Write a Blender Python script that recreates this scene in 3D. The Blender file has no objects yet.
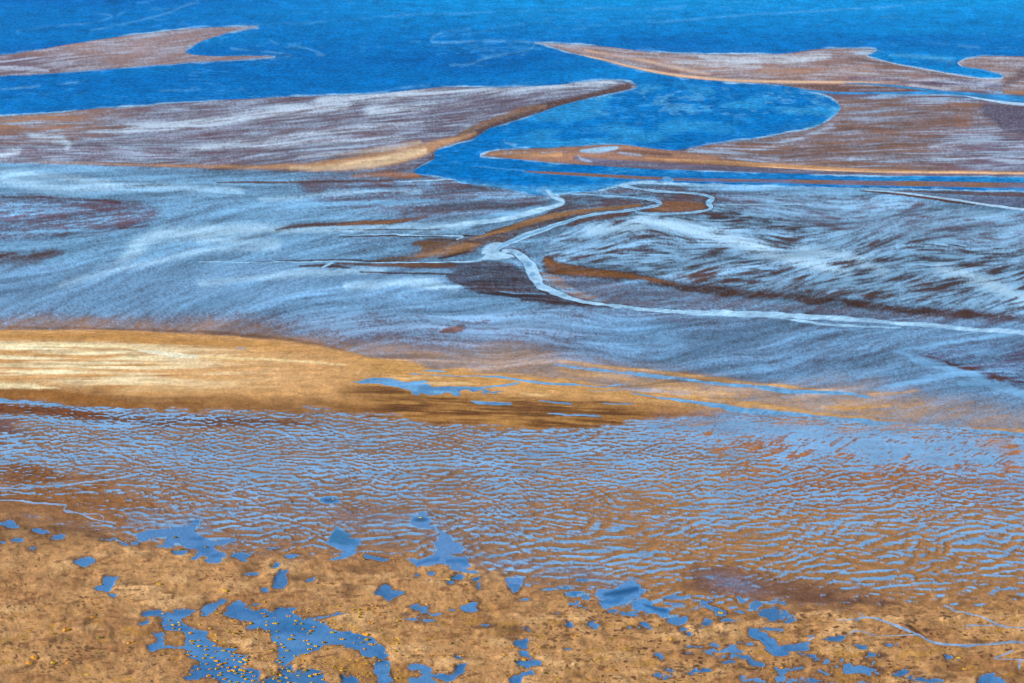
import bpy, math, random
import numpy as np
F32 = np.float32
rnd = random.Random(7)

# ------------------------------------------------------------------ scene, camera, light
sc = bpy.context.scene
W, Hh = 1024, 683
LENS = 50.0
FPX = LENS / 36.0 * W
ALT = 200.0
PITCH = math.radians(18.0)          # below the horizontal
camd = bpy.data.cameras.new("camera"); cam = bpy.data.objects.new("camera", camd)
sc.collection.objects.link(cam); sc.camera = cam
camd.lens = LENS; camd.sensor_width = 36.0; camd.clip_start = 1.0; camd.clip_end = 200000.0
cam.location = (0, 0, ALT); cam.rotation_euler = (math.pi/2 - PITCH, 0, 0)

SUN_EL, SUN_AZ = math.radians(28), math.radians(-98)   # azimuth measured from +Y (view direction), negative = left
w = bpy.data.worlds.new("World"); sc.world = w; w.use_nodes = True
nt = w.node_tree; bg = nt.nodes["Background"]
sky = nt.nodes.new("ShaderNodeTexSky"); sky.sky_type = 'NISHITA'; sky.sun_disc = False
sky.sun_elevation = SUN_EL; sky.sun_rotation = SUN_AZ; sky.air_density = 1.0; sky.dust_density = 0.4; sky.ozone_density = 2.0
nt.links.new(sky.outputs[0], bg.inputs[0]); bg.inputs[1].default_value = 0.1
sl = bpy.data.lights.new("sun", 'SUN'); sl.energy = 4.2; sl.angle = math.radians(0.53); sl.color = (1, .965, .92)
so = bpy.data.objects.new("sun", sl); sc.collection.objects.link(so)
sdir = (math.sin(SUN_AZ)*math.cos(SUN_EL), math.cos(SUN_AZ)*math.cos(SUN_EL), math.sin(SUN_EL))
from mathutils import Vector
so.rotation_euler = Vector(sdir).to_track_quat('Z', 'Y').to_euler()
sc.view_settings.view_transform = 'Standard'; sc.view_settings.look = 'None'
sc.view_settings.exposure = 0.9; sc.view_settings.gamma = 1.0
sc.cycles.pixel_filter_type = 'BLACKMAN_HARRIS'; sc.cycles.filter_width = 1.0

# ------------------------------------------------------------------ image pixels -> ground metres
def to_world(u, v):
    """image pixel coordinate -> point of the level ground plane (z = 0)"""
    a = (np.asarray(v, dtype=np.float64) - Hh/2) / FPX
    b = (np.asarray(u, dtype=np.float64) - W/2) / FPX
    dy = math.cos(PITCH) - a*math.sin(PITCH)
    dz = -math.sin(PITCH) - a*math.cos(PITCH)
    t = ALT / -dz
    return b*t, dy*t

STEP = 0.8
u_in = np.arange(-130, 1154.01, STEP)
side = np.cumsum(np.linspace(2, 24, 60))
us = np.concatenate([(-130 - side)[::-1], u_in, 1154 + side])
v_in = np.arange(-10, 706.01, STEP)
vs = np.concatenate([v_in, 706 + np.cumsum(np.linspace(2, 30, 30))])
U, V = np.meshgrid(us, vs); U = U.astype(F32); V = V.astype(F32)  # vertex grid laid out in image pixels, then cast onto the ground plane
NV, NU = U.shape
XW, YW = to_world(U, V)

# ------------------------------------------------------------------ noise
def sstep(a, b, x):
    t = np.clip((x-a)/(b-a), 0, 1); return t*t*(3-2*t)
TW, TH = 2048, 1024
_fy = np.fft.fftfreq(TH)[:, None]; _fx = np.fft.rfftfreq(TW)[None, :]
def gtex(sx, sy, seed, ang=0.0, band=0.0, lam=0.0, power=0.0):
    """gaussian noise tile: correlation lengths sx, sy (cells), rotated by ang; lam>0 = band round wavelength lam across"""
    r = np.random.default_rng(seed); n = r.standard_normal((TH, TW))
    c, s = math.cos(ang), math.sin(ang)
    fu = _fx*c + _fy*s; fv = -_fx*s + _fy*c
    if lam: g = np.exp(-(fu*sx*2.2)**2) * np.exp(-((np.abs(fv)-1/lam)/(band/lam))**2)
    elif power:
        rr = np.sqrt((fu*sx)**2 + (fv*sy)**2) + 1e-9; g = 1/(1+rr**2)**(power/2)
    else: g = np.exp(-(fu*sx*2.2)**2 - (fv*sy*2.2)**2)
    o = np.fft.irfft2(np.fft.rfft2(n)*g, s=(TH, TW)); o -= o.mean(); o /= o.std()
    return o.astype(F32)
def samp(t, x, y):
    x = np.mod(x, TW); y = np.mod(y, TH)
    xi = np.floor(x).astype(np.int32); yi = np.floor(y).astype(np.int32)
    fx = (x-xi).astype(F32); fy = (y-yi).astype(F32)
    xi %= TW; yi %= TH; x1 = (xi+1) % TW; y1 = (yi+1) % TH
    return (t[yi, xi]*(1-fx) + t[yi, x1]*fx)*(1-fy) + (t[y1, xi]*(1-fx) + t[y1, x1]*fx)*fy
def nz(sx, sy, seed, ang=0.0, **k): return samp(gtex(sx, sy, seed, ang, **k), U+700, V+20)
def nw(sx, sy, cell, seed, ang=0.0, **k):        # noise laid out in ground metres
    return samp(gtex(sx/cell, sy/cell, seed, ang, **{a: (b/cell if a == 'lam' else b) for a, b in k.items()}), XW/cell+900, YW/cell)

warpx = nz(14, 6, 1)*2.2 + nz(4, 2, 2)*0.9
warpy = nz(18, 5, 3)*0.9 + nz(5, 2, 4)*0.45
_wf = np.clip((V-20)/420, .18, 1); warpx *= _wf; warpy *= _wf
N1 = nz(60, 20, 11); N2 = nz(25, 7, 12); N3 = nz(8, 3, 13); N4 = nz(2, 1, 14); NS = nz(40, 1.6, 15); NS2 = nz(90, 3.5, 16, -0.03); NF = nz(14, 1.1, 17)

nzJ = nz(9, 4, 97)
# ------------------------------------------------------------------ shapes in image pixels
def Z(x0, y0, s, pts): return [(x0+p[0]/s, y0+p[1]/s) + tuple(q/s for q in p[2:]) for p in pts]
def bbox(x0, x1, y0, y1):
    i0 = max(0, int(np.searchsorted(us, x0))-1); i1 = min(NU, int(np.searchsorted(us, x1))+1)
    j0 = max(0, int(np.searchsorted(vs, y0))-1); j1 = min(NV, int(np.searchsorted(vs, y1))+1)
    return slice(j0, max(j1, j0+1)), slice(i0, max(i1, i0+1))
def smooth(pts, closed, n=4):
    P = np.array(pts, dtype=float); m = len(P); out = []
    if m < 3: return P
    for i in range(m if closed else m-1):
        p1 = P[i]; p2 = P[(i+1) % m]
        p0 = P[i-1] if (closed or i > 0) else 2*p1-p2
        p3 = P[(i+2) % m] if (closed or i+2 < m) else 2*p2-p1
        for k in range(n):
            t = k/n
            out.append(.5*((2*p1)+(-p0+p2)*t+(2*p0-5*p1+4*p2-p3)*t*t+(-p0+3*p1-3*p2+p3)*t**3))
    if not closed: out.append(P[-1])
    return np.array(out)
def sdf(pts, pad=10, wob=1.0, n=3):
    P = smooth(pts, True, n) if n > 1 else np.array(pts, float)
    b = bbox(P[:, 0].min()-pad, P[:, 0].max()+pad, P[:, 1].min()-pad, P[:, 1].max()+pad)
    x = U[b] + warpx[b]*wob; y = V[b] + warpy[b]*wob
    d2 = np.full(x.shape, 1e9, F32); ins = np.zeros(x.shape, bool)
    for i in range(len(P)):
        ax, ay = P[i]; bx, by = P[(i+1) % len(P)]
        ex, ey = bx-ax, by-ay; L = ex*ex+ey*ey+1e-9
        t = np.clip(((x-ax)*ex+(y-ay)*ey)/L, 0, 1)
        d2 = np.minimum(d2, (x-ax-ex*t)**2+(y-ay-ey*t)**2)
        if ay != by:
            c = (ay > y) != (by > y)
            ins ^= c & (x < (bx-ax)*(y-ay)/(by-ay)+ax)
    d = np.sqrt(d2); return b, np.where(ins, d, -d)
def poly(pts, soft=1.0, wob=1.0, n=3, pad=None):
    b, d = sdf(pts, pad if pad else soft*2+8, wob, n)
    return b, sstep(-soft, soft, d)
def stroke(pts, soft=0.7, wob=.6, k=1.0, jit=0.0):
    """polyline with a radius per vertex (x, y, r)"""
    P = smooth(pts, False, 5); R = P[:, 2].max()*k+soft*2+7
    b = bbox(P[:, 0].min()-R, P[:, 0].max()+R, P[:, 1].min()-R, P[:, 1].max()+R)
    x = U[b]+warpx[b]*wob; y = V[b]+warpy[b]*wob; best = np.full(x.shape, -1e9, F32)
    for i in range(len(P)-1):
        ax, ay, ar = P[i]; bx, by, br = P[i+1]; ex, ey = bx-ax, by-ay; L = ex*ex+ey*ey+1e-9
        t = np.clip(((x-ax)*ex+(y-ay)*ey)/L, 0, 1)
        best = np.maximum(best, (ar+(br-ar)*t)*k - np.sqrt((x-ax-ex*t)**2+(y-ay-ey*t)**2))
    return b, sstep(-soft, soft, best+jit*nzJ[b])
def ell(cx, cy, rx, ry, soft=.35, ang=0., wob=1.0):
    b = bbox(cx-rx*1.6-9, cx+rx*1.6+9, cy-max(ry, rx*abs(math.sin(ang)))*1.6-9, cy+max(ry, rx*abs(math.sin(ang)))*1.6+9)
    x = U[b]-cx+warpx[b]*wob; y = V[b]-cy+warpy[b]*wob; c, s = math.cos(ang), math.sin(ang)
    r = np.sqrt(((x*c+y*s)/rx)**2+((-x*s+y*c)/ry)**2)
    return b, sstep(1+soft, 1-soft, r)

def lin(c): 
    c = np.array(c, float)/255; return np.where(c < .04045, c/12.92, ((c+.055)/1.055)**2.4)
KS, KW = 1.45, 1.75        # how bright a lit albedo of 1 shows: sand, water
def sand(*c): return lin(c)/KS*np.array([.97, .985, 1.0])
def wat(*c): return lin(c)/KW

# ------------------------------------------------------------------ fields
ones = np.ones_like(U)
C = ones[..., None]*sand(150, 115, 105).astype(F32)      # bare sand / mud albedo
CF = ones[..., None]*wat(128, 172, 212).astype(F32)      # albedo of standing water, with the pale blue sky reflection painted in
Fm = ones*0.5; Am = ones*0.3; Sm = ones*0.3              # film: mean, streakiness, softness
Rp = ones*0.0                                            # ripple-pool weight
H = ones*0.3                                             # height in metres
DEEP = ones*0.0
REG = np.zeros(U.shape, np.int16)                        # what each place is
R_MUD, R_SEA, R_BANK, R_RIDGE, R_RIPPLE, R_MARSH, R_CREEK, R_POOL = range(8)
def lay(m, c=None, cf=None, F=None, A=None, S=None, R=None, h=None, dp=None, k=1.0, reg=None, thr=.5):
    b, a = m; a = a*k
    if CLIP is not None: a = a*CLIP[b]
    if c is not None: C[b] += (np.asarray(c, F32)-C[b])*a[..., None]
    if cf is not None: CF[b] += (np.asarray(cf, F32)-CF[b])*a[..., None]
    for arr, val in ((Fm, F), (Am, A), (Sm, S), (Rp, R), (H, h), (DEEP, dp)):
        if val is not None: arr[b] += (val-arr[b])*a
    if reg is not None: REG[b] = np.where(a > thr, reg, REG[b])
CLIP = None
ALL = (slice(0, NV), slice(0, NU))
def grad(y0, y1): return ALL, sstep(y0, y1, V)

SEA1 = wat(0, 122, 196); FOAM = wat(190, 222, 245)
# everything starts as open water
lay((ALL, ones), c=SEA1, cf=SEA1, F=0, A=0, h=0, dp=1)
REG[:] = R_SEA

# --- land outlines
mainland = [(-1400, 190), (-400, 140), (-120, 122), (0, 116.5), (50, 113.5), (100, 108.5), (144, 106), (167, 103.5), (214, 101), (267, 97.5), (314, 96), (342, 95), (383, 93), (427, 88.5), (450, 87), (490, 87.5), (540, 86), (574, 83), (607, 80), (627, 82), (637, 86), (627, 90), (594, 97), (560, 106), (527, 117), (500, 125), (486, 130), (473, 139), (458.6, 142.7), (442, 147.6), (434.8, 152.5), (433.6, 159.3), (412.7, 170), (419.5, 175), (435, 177.3), (454.7, 180.4), (458.6, 182.7), (482, 185.3), (505.5, 189.6), (525, 193.5), (537, 195.4), (564, 193.5), (589, 192), (607, 188.6), (620.5, 185.7), (638, 183), (680, 184.2), (760, 186.5), (900, 188.5), (1024, 191.5), (2400, 230), (2400, 3000), (-1400, 3000)]
lb, ld = sdf(mainland, 5, .8, 3)
MAIN = np.full(U.shape, -60, F32); MAIN[lb] = ld
topleft = [(-1000, 60), (-200, 66), (0, 55), (17, 53), (43, 49), (77, 43), (110, 38), (160, 32), (200, 28), (247, 26.5), (256, 27.5), (230, 32), (214, 37), (200, 42), (190, 47), (185, 52), (190, 54), (207, 56), (234, 56), (272, 56), (270, 57.5), (247, 59.5), (200, 62), (134, 67), (67, 72), (20, 75.5), (0, 76), (-200, 90), (-1000, 120)]
right = [(483, 154.8), (493.8, 150.5), (521, 149), (556, 147.4), (589, 145.2), (618.6, 145), (638, 146.6), (657.7, 149), (677, 150.5), (697, 146.6), (716, 143.7), (736, 140.7), (760, 138.8), (785, 133), (809, 128.6), (829, 120), (840, 108.5), (831, 97.5), (809, 91), (782, 85), (732, 82), (682, 77.5), (641, 70), (600.5, 60), (574, 53.4), (543.7, 44.8), (538, 43), (574, 44.5), (607, 47), (640.6, 50.8), (682, 53.4), (732, 54.4), (782, 53.4), (815.6, 49.4), (855.7, 48.2), (876, 50), (868, 56), (895, 63.6), (934, 70.5), (962, 75.5), (984, 78.3), (1002, 77.6), (1001, 73.8), (978.5, 68.6), (962, 66.3), (957, 62.7), (966, 58.9), (975.7, 57.2), (1024, 56), (1400, 60), (2400, 70), (2400, 215), (1400, 184), (1024, 176.6), (878, 175.8), (760, 172), (677, 169.6), (618.6, 167), (564, 163.2), (536.7, 161), (509, 159), (484, 155.8)]
bar = [(525, 171.5, .4), (556, 173.2, 1.2), (600, 175.5, 1.5), (640, 177.8, 1.5), (661, 178.5, 1.4)]
bar2 = [(673, 179.2, 1.3), (700, 180, 1.5), (760, 181, 1.8), (880, 183.2, 2.4), (1024, 185.5, 2.8), (1500, 194, 4)]

def bank(pts, wob=.8):
    b, d = sdf(pts, 14, wob, 3)
    full = np.full(U.shape, -60, F32); full[b] = d; return full
TL = bank(topleft); RB = bank(right)
def landmask(d): return ALL, sstep(-.7, .7, d)
MUDC = sand(110, 86, 96)
for d, reg in ((MAIN, R_MUD), (TL, R_BANK), (RB, R_BANK)):
    lay(landmask(d), c=MUDC, cf=wat(140, 175, 208), F=.4, A=.3, dp=0, reg=reg)
    sel = sstep(-1, 12, d); H[:] = np.maximum(H, sel*0.25)
for s_ in (bar, bar2):
    lay(stroke(s_, .7, .2), c=sand(140, 98, 70), F=.05, A=.1, dp=0, h=.15, reg=R_BANK)
b_, a_ = poly([(662, 176.5), (671, 177), (674, 181.5), (664, 181)], .8, .3)
lay((b_, a_), c=wat(150, 195, 225), cf=wat(150, 195, 225), F=.9, A=.1, k=.75)
lay(stroke([(524, 171, .5), (515, 170, .4), (480, 167, .3)], .8, .3), c=wat(90, 170, 225), cf=wat(90, 170, 225), k=.7)

# shallow water round the shores: paler
SHORE = np.maximum(np.maximum(MAIN, TL), RB)
shal = sstep(-12, -.5, SHORE+N3*1.0)*(SHORE < .3)
shal2 = sstep(-2.0, -.7, SHORE+N3*.35)*sstep(.9, .1, SHORE)
lay((ALL, shal), c=wat(28, 128, 200), cf=wat(28, 128, 200), k=.55*np.clip(.6+N2*.35, 0, 1))
fr = np.clip(.42+N2*.5+N3*.15, .0, 1)
fr = np.maximum(fr, .95*sstep(60, 20, np.abs(U-800))*sstep(85, 95, V)*sstep(150, 140, V))
lay((ALL, shal2), c=wat(150, 195, 225), cf=wat(150, 195, 225), k=fr)

b, a = poly([(862, 50), (900, 52), (960, 55), (980, 57), (1006, 77), (984, 80), (934, 72), (866, 58)], 4, .5); lay((b, a*(SHORE[b] < 0)), c=wat(14, 148, 218), k=.75)
# =============== top left bank
CLIP = sstep(-.6, .6, TL)
b, _ = poly(topleft, 1)
m = sstep(-.5, 1, TL)
lay((ALL, m), c=sand(146, 112, 102), cf=wat(186, 186, 200), F=.36, A=.3, S=.6)
lay((ALL, m*sstep(130, 20, U)*sstep(50, 62, V+U*.05)), c=sand(112, 84, 92), F=.42, A=.45)
lay((ALL, m*sstep(1.6, .2, TL)), c=sand(130, 95, 85), k=.5)
lay(ell(120, 47, 90, 9, .7), c=sand(172, 132, 114), k=.6)
lay(stroke([(0, 68, 1.5), (30, 69, 2), (48, 71, 1)], 1), F=.95)

# =============== left big bank
CLIP = sstep(-.6, .6, MAIN)
bigbank = ALL, sstep(-.5, 1.2, MAIN)*sstep(1.5, -1.5, V-np.interp(U, [-1400, 0, 50, 117, 214, 294, 340, 380, 412, 440, 1400], [172, 163.5, 164.5, 166.5, 169.8, 172.6, 173.5, 172.5, 170, 165, 100]).astype(F32))
REG[:] = np.where((bigbank[1] > .5), R_BANK, REG)
lay(bigbank, c=sand(104, 80, 88), cf=wat(176, 194, 216), F=.36, A=.28, S=.62, h=.5)
lay((ALL, bigbank[1]*sstep(170, 40, U)*sstep(145, 125, V)), c=sand(158, 115, 88), F=.22, A=.45)
lay((ALL, bigbank[1]*ell(20, 150, 80, 10, .6)[1].max()*0), c=MUDC)
lay(ell(30, 137, 60, 8, .6), c=sand(150, 105, 88), F=.2, k=.7)
for p in ([(90, 132, 1), (150, 127, 4), (215, 122, 5), (280, 112, 5), (345, 107, 4)], [(320, 101, 3), (380, 97, 4), (440, 92, 3), (520, 90, 2.5), (612, 83, 2.5)], [(30, 137, 2), (60, 140, 4), (68, 147, 3)], [(180, 150, .5), (260, 141, 2), (340, 132, 2), (420, 121, 1.5)], [(200, 148, .8), (300, 144, 1.2), (400, 139, 1)], [(0, 156, 3), (18, 152, 3)], [(370, 112, 5), (430, 108, 3), (470, 104, 2)]):
    lay(stroke(p, 4.5, 2), cf=wat(222, 236, 248), F=.9, A=.4, k=.85)  # white wet sheen of the bank, painted as pale strokes
lay((ALL, bigbank[1]*sstep(350, 480, U)*sstep(97, 103, V)*.8), c=sand(96, 76, 92), F=.26, A=.3)
lay(stroke([(330, 136, 2), (380, 132, 3), (440, 122, 4), (480, 115, 4)], 5), c=sand(105, 78, 82), k=.6)
# brown outer rim
lay(stroke([(455, 140, 3), (470, 134, 5), (500, 121.5, 5), (540, 109, 4.5), (590, 96.5, 3), (628, 87, 3)], 1.8, .5), c=sand(92, 62, 52), F=.03, A=.06)
lay(stroke([(462, 133, 3), (490, 122, 3), (520, 111, 3), (545, 107, 2)], 2, .5), c=sand(150, 108, 76), k=.7)
# bright sand edge
lay(stroke([(40, 163, .4), (117, 165, .7), (214, 167, 1.6), (294, 167.5, 3), (340, 165, 6), (380, 160, 8), (407, 154, 8), (428, 149, 6), (455, 140, 3), (475, 134, 1.5)], 2.2, .6), c=sand(190, 140, 96), F=.02, A=.12)
lay(stroke([(290, 169, 1), (330, 168.5, 2.5), (370, 164, 5), (400, 157, 5), (424, 152, 3)], 2.5, .8), c=sand(238, 200, 152), F=0, A=.05)
lay(stroke([(300, 157, .5), (350, 154, 1.5), (390, 148, 2.5), (420, 143, 2)], 2, 1), c=sand(222, 180, 130), k=.7)
for p in ([(290, 152, .6), (345, 148.5, .9), (398, 142, .7)], [(300, 158, .4), (360, 153, .7), (395, 149, .5)], [(320, 144, .6), (380, 138, 1), (420, 132, .6)]):
    lay(stroke(p, .7, 1.4), F=.8, k=.8)
lay(stroke([(150, 169, .4), (220, 171.3, .8), (300, 174, 1), (350, 175, .9), (380, 174, .8)], .7, .3), c=sand(62, 40, 38), F=0, A=0)  # shadow line beneath the bank edge, painted as dark sand colour
lay(stroke([(350, 173, .6), (380, 172.5, 1.5), (400, 170.5, 1.8), (412, 169, 1)], .9, .3), c=sand(80, 54, 44), F=0, A=0)
lay(stroke([(432, 152, .6), (432, 159, .9), (420, 166, .8), (411, 170, .5)], .6, .3), c=sand(120, 85, 70), F=0, A=0)

# =============== right banks
CLIP = sstep(-.6, .6, RB)
m = sstep(-.5, 1, RB)
lay((ALL, m*sstep(93, 88, V)), c=sand(144, 106, 92), cf=wat(196, 200, 212), F=.3, A=.3, S=.66)
lay(stroke([(560, 47, .5), (620, 56, 2), (680, 63, 4), (740, 69, 5), (800, 72, 4), (870, 70, 4)], 5), c=sand(186, 140, 110), k=.7)
for p in ([(700, 57, 1), (730, 60, 4), (790, 60, 4), (830, 56, 2)], [(660, 60, 1), (700, 64, 2), (760, 66, 2)], [(900, 80, .8), (960, 83, 3), (1000, 84, 2)], [(910, 86, 1), (960, 88, 1)]):
    lay(stroke(p, 3.2, 1.5), cf=wat(222, 226, 232), F=.82, A=.34, k=.9)  # wet sheen painted white along the streaks
lay(stroke([(560, 52, .4), (600.5, 59, .8), (641, 69, 1.2), (682, 76, 1.4), (732, 80.3, 1.3), (800, 82, 1.3), (860, 82.5, 1), (900, 82, .8)], .9, .3), c=sand(232, 186, 146), F=0, A=.05)
lay(stroke([(585, 50.5, .6), (640, 60, 1.2), (682, 69, 1.8), (710, 74, 1.2)], 1.5), c=sand(232, 190, 155), k=.7)
lay(stroke([(850, 58, .8), (885, 64, 1), (930, 73, 1.5), (990, 86, 3), (1015, 80, 4), (1030, 72, 6), (1100, 80, 8)], 3), c=sand(98, 68, 66), F=.1, A=.16, k=.85)
lay(stroke([(920, 84, 1.5), (960, 83, 4), (1000, 86, 3)], 2.5), c=sand(92, 74, 92), F=.42, A=.4, cf=wat(190, 200, 222), k=.9)
lay(stroke([(1000, 63, 1), (1100, 66, 2)], 2), F=.7, cf=wat(200, 200, 212), k=.7)
lay(stroke([(850, 78, 2), (900, 81, 2.5), (940, 85, 1.5)], 2), c=sand(110, 82, 98), F=.15, k=.7)
lay(stroke([(770, 83.6, .5), (810, 87, 2), (850, 89, 3), (900, 89.5, 2.4), (925, 91, .8)], 1, .4), c=sand(112, 76, 62), F=.04, A=.08)
lay(stroke([(850, 90.5, 1), (880, 90, 1.5), (905, 89.5, .8)], .8), F=.5, cf=wat(150, 150, 180), k=.8)
lay(stroke([(1005, 92, 1.5), (1060, 94, 2), (1200, 96, 2)], 1.2), c=sand(170, 120, 85), F=0)
# lower right bank, speckled
lowr = ALL, m*sstep(96, 99, V+np.where(U > 930, (U-930)*-.09, 0))
lay(lowr, c=sand(128, 92, 74), cf=wat(166, 180, 202), F=.27, A=.32, S=.58)
lay((ALL, lowr[1]*sstep(900, 1010, U)*sstep(112, 150, V)), c=sand(112, 88, 104), F=.42, A=.45)
lay(stroke([(870, 97.5, 1), (930, 100, 3), (958, 102, 2)], 2.5), F=.7, A=.45, k=.85)
lay(stroke([(950, 104, 4), (962, 112, 9), (965, 121, 9)], 4), c=sand(142, 98, 76), F=.1, k=.8)
lay(poly([(985, 104), (1030, 106), (1200, 110), (1200, 150), (1024, 135), (1000, 126), (984, 116)], 2.5, 1), c=sand(88, 72, 88), F=.16, A=.06, k=.95)
for p in ([(702, 152, 3), (760, 149, 3), (800, 138, 2), (832, 126, 2)], [(690, 150, 2), (730, 154, 3), (780, 158, 1.5)], [(930, 146, 2), (980, 140, 4), (1024, 148, 4)], [(850, 160, 1.5), (950, 159, 2), (1024, 160, 3)]):
    lay(stroke(p, 3.4, 1.5), cf=wat(190, 206, 226), F=.74, A=.45, k=.8)  # pale wet sheen put into the film colour
# lower spit and its bright rim
spit = poly([(483, 155), (494, 151), (521, 149.6), (556, 148), (589, 145.8), (618, 145.5), (640, 147.5), (680, 152), (720, 158), (690, 168), (620, 166.5), (564, 163), (520, 160)], 1, .4)
lay(spit, c=sand(158, 112, 84), F=.05, A=.12)
lay(stroke([(492, 155, .8), (520, 154, 2), (560, 155, 2.5)], 1.5), c=sand(205, 152, 102), k=.8)
lay(stroke([(600, 150.5, .5), (640, 152, 1.8), (670, 155, 1.5)], 1.5, .4), c=sand(120, 80, 62), k=.9)
lay(stroke([(575, 158, 1.5), (600, 162, 3), (650, 165, 3), (720, 168.5, 2.5), (800, 171, 2.2), (900, 173, 2), (1024, 174, 2), (1400, 180, 2)], 1.2, .3), c=sand(108, 92, 112), F=.2, A=.12)
lay(stroke([(582, 151, 1.8), (600, 150, 3), (617, 148.5, 1.5)], 1, 1), F=.85, cf=wat(160, 200, 225))
lay(stroke([(578, 155, .6), (582, 159, 1.5), (592, 162, .9)], 1), F=.8, k=.9)
lay(stroke([(620, 153, 1), (640, 155.5, 1.2)], 1), F=.8, k=.9)
for _ in range(22): lay(ell(rnd.uniform(500, 575), rnd.uniform(151, 155), rnd.uniform(1, 2.5), .6), F=.85, k=.6)
lay(stroke([(645, 158.3, .5), (690, 161, 1.4), (740, 164, 2.2), (800, 167, 2), (878, 171, 1.6), (1024, 173, 1.1), (1400, 179, 1)], .9, .2), c=sand(196, 144, 96), F=0, A=.04)
lay(stroke([(760, 166.6, .3), (860, 171.4, .8), (1024, 173.6, .9), (1400, 179.5, .8)], .5, .15), c=sand(236, 186, 138), F=0, A=0)
# channel inside the right banks
CLIP = None
CH = wat(48, 146, 206)
for p in ([(800, 90, 1), (837, 93, 1), (895, 93.3, 1.2), (935, 93, 2), (975, 95.5, 2.6), (1024, 99.5, 3.5), (1400, 118, 6)], [(845, 83, .4), (880, 85, .8), (915, 88.5, 1), (940, 91.5, 1.2)]):
    b, a = stroke(p, .7, .3); lay((b, a), c=CH, cf=CH, F=0, A=0, h=0, dp=.7, reg=R_CREEK)
lay(stroke([(965, 96, .5), (990, 100.5, 1), (1024, 104.5, 1.4), (1100, 108, 1.5)], .6, .3), c=FOAM, cf=FOAM, F=1)
lay(stroke([(880, 94.6, .3), (940, 95.2, .8), (965, 96, .5)], .6, .3), c=wat(170, 200, 225), F=.5, k=.8)
# white tips
for e in ((863, 53.4, 9, 1.5), (870, 50.9, 9, .5)): lay(ell(*e, .7), c=FOAM, cf=FOAM, F=1, k=.8)
lay(stroke([(867, 56, .5), (895, 63.6, .4), (934, 70.6, .45), (962, 75.8, .5), (984, 78.6, .7), (1002, 77.8, .7), (1001, 74, .3)], .7, .2), c=FOAM, cf=FOAM, F=1, k=.8)
lay(stroke([(1001, 79, .8), (994, 82, 1.6), (980, 84.5, 2)], 2), F=1, k=.7)
lay(stroke([(975, 57.2, .4), (966, 58.7, .5), (958, 62.6, .5), (962, 66, .4)], .6, .2), c=FOAM, cf=FOAM, F=1, k=.8)
lay(stroke([(890, 55, .6), (925, 57, 1.5), (952, 61, 3)], 2.2, .5), c=wat(90, 180, 225), cf=wat(90, 180, 225), k=.7)

# =============== upper mudflat (v 172..330)
CLIP = sstep(-.6, .6, MAIN)
um = ALL, sstep(0, 1, MAIN)*(1-bigbank[1])*sstep(330, 300, V)
lay(um, c=sand(70, 50, 50), cf=wat(124, 182, 220), F=.56, A=.17, S=.6)
lay((ALL, um[1]*sstep(420, 280, U)*sstep(174, 180, V)), F=.7, A=.16)
lay((ALL, um[1]*sstep(260, 100, U)*sstep(196, 184, V)), F=.76, A=.16)
lay(poly([(330, 172), (412, 170), (470, 184), (545, 197), (520, 212), (430, 221), (330, 205), (300, 186)], 6, 1), c=sand(96, 72, 78), F=.32, A=.24)
lay(stroke([(352, 176, 1.5), (390, 175, 3), (418, 176, 2.5)], 2), c=sand(150, 100, 66), F=.03)
lay(stroke([(280, 182.5, .5), (340, 182, 1), (400, 181, 1), (450, 181, .6)], 1), c=sand(90, 56, 42), F=.05, A=.05)
lay(stroke([(218, 182.2, .5), (260, 183, 1), (300, 182.8, .6)], .8), c=sand(96, 62, 50), F=.05, A=.05)
for p in ([(395, 182, .5), (450, 179.5, .6), (435, 178, .4)], [(470, 200, .5), (500, 198, .9), (535, 196.5, .8)], [(240, 207, 1), (330, 204, 2), (400, 203, 2), (440, 200, .8)]):
    lay(stroke(p, 1.4), F=.85, k=.85)
lay(stroke([(400, 213, 1.5), (440, 208, 4), (490, 206, 4), (530, 205, 2)], 3), c=sand(80, 56, 56), F=.14, A=.12, k=.9)
# left oval patch and brown tongue
lay(poly([(-300, 198), (0, 197), (60, 198), (120, 202), (155, 208), (160, 217), (120, 229), (60, 236), (0, 240), (-300, 245)], 5, 1.2), c=sand(100, 74, 86), F=.33, A=.34)
lay(stroke([(0, 197.5, .8), (60, 198, 1), (120, 203, 1.2)], 1.5), c=sand(80, 48, 56), F=.05, k=.9)
lay(stroke([(120, 229, .8), (150, 226, .7)], 1.2), c=sand(80, 48, 56), F=.05, k=.9)
for i in range(60):
    x = rnd.uniform(-20, 115); lay(ell(x, rnd.uniform(208, 226), rnd.uniform(4, 9), .9, .5, -.12), F=.8, k=.55)
lay(stroke([(-100, 232, 1), (0, 233, 1.3), (60, 232, 1.2), (110, 230.5, .6)], 1), F=.95, k=.8)
lay(poly([(-300, 250), (0, 254), (30, 252), (62, 252), (45, 260), (20, 268), (0, 276), (-300, 290)], 3.5, 1.4), c=sand(86, 52, 40), F=.14, A=.2)
lay(stroke([(-40, 272, 1), (5, 269, 2), (30, 264, 1)], 1.5), c=sand(112, 66, 36), k=.8)
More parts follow.
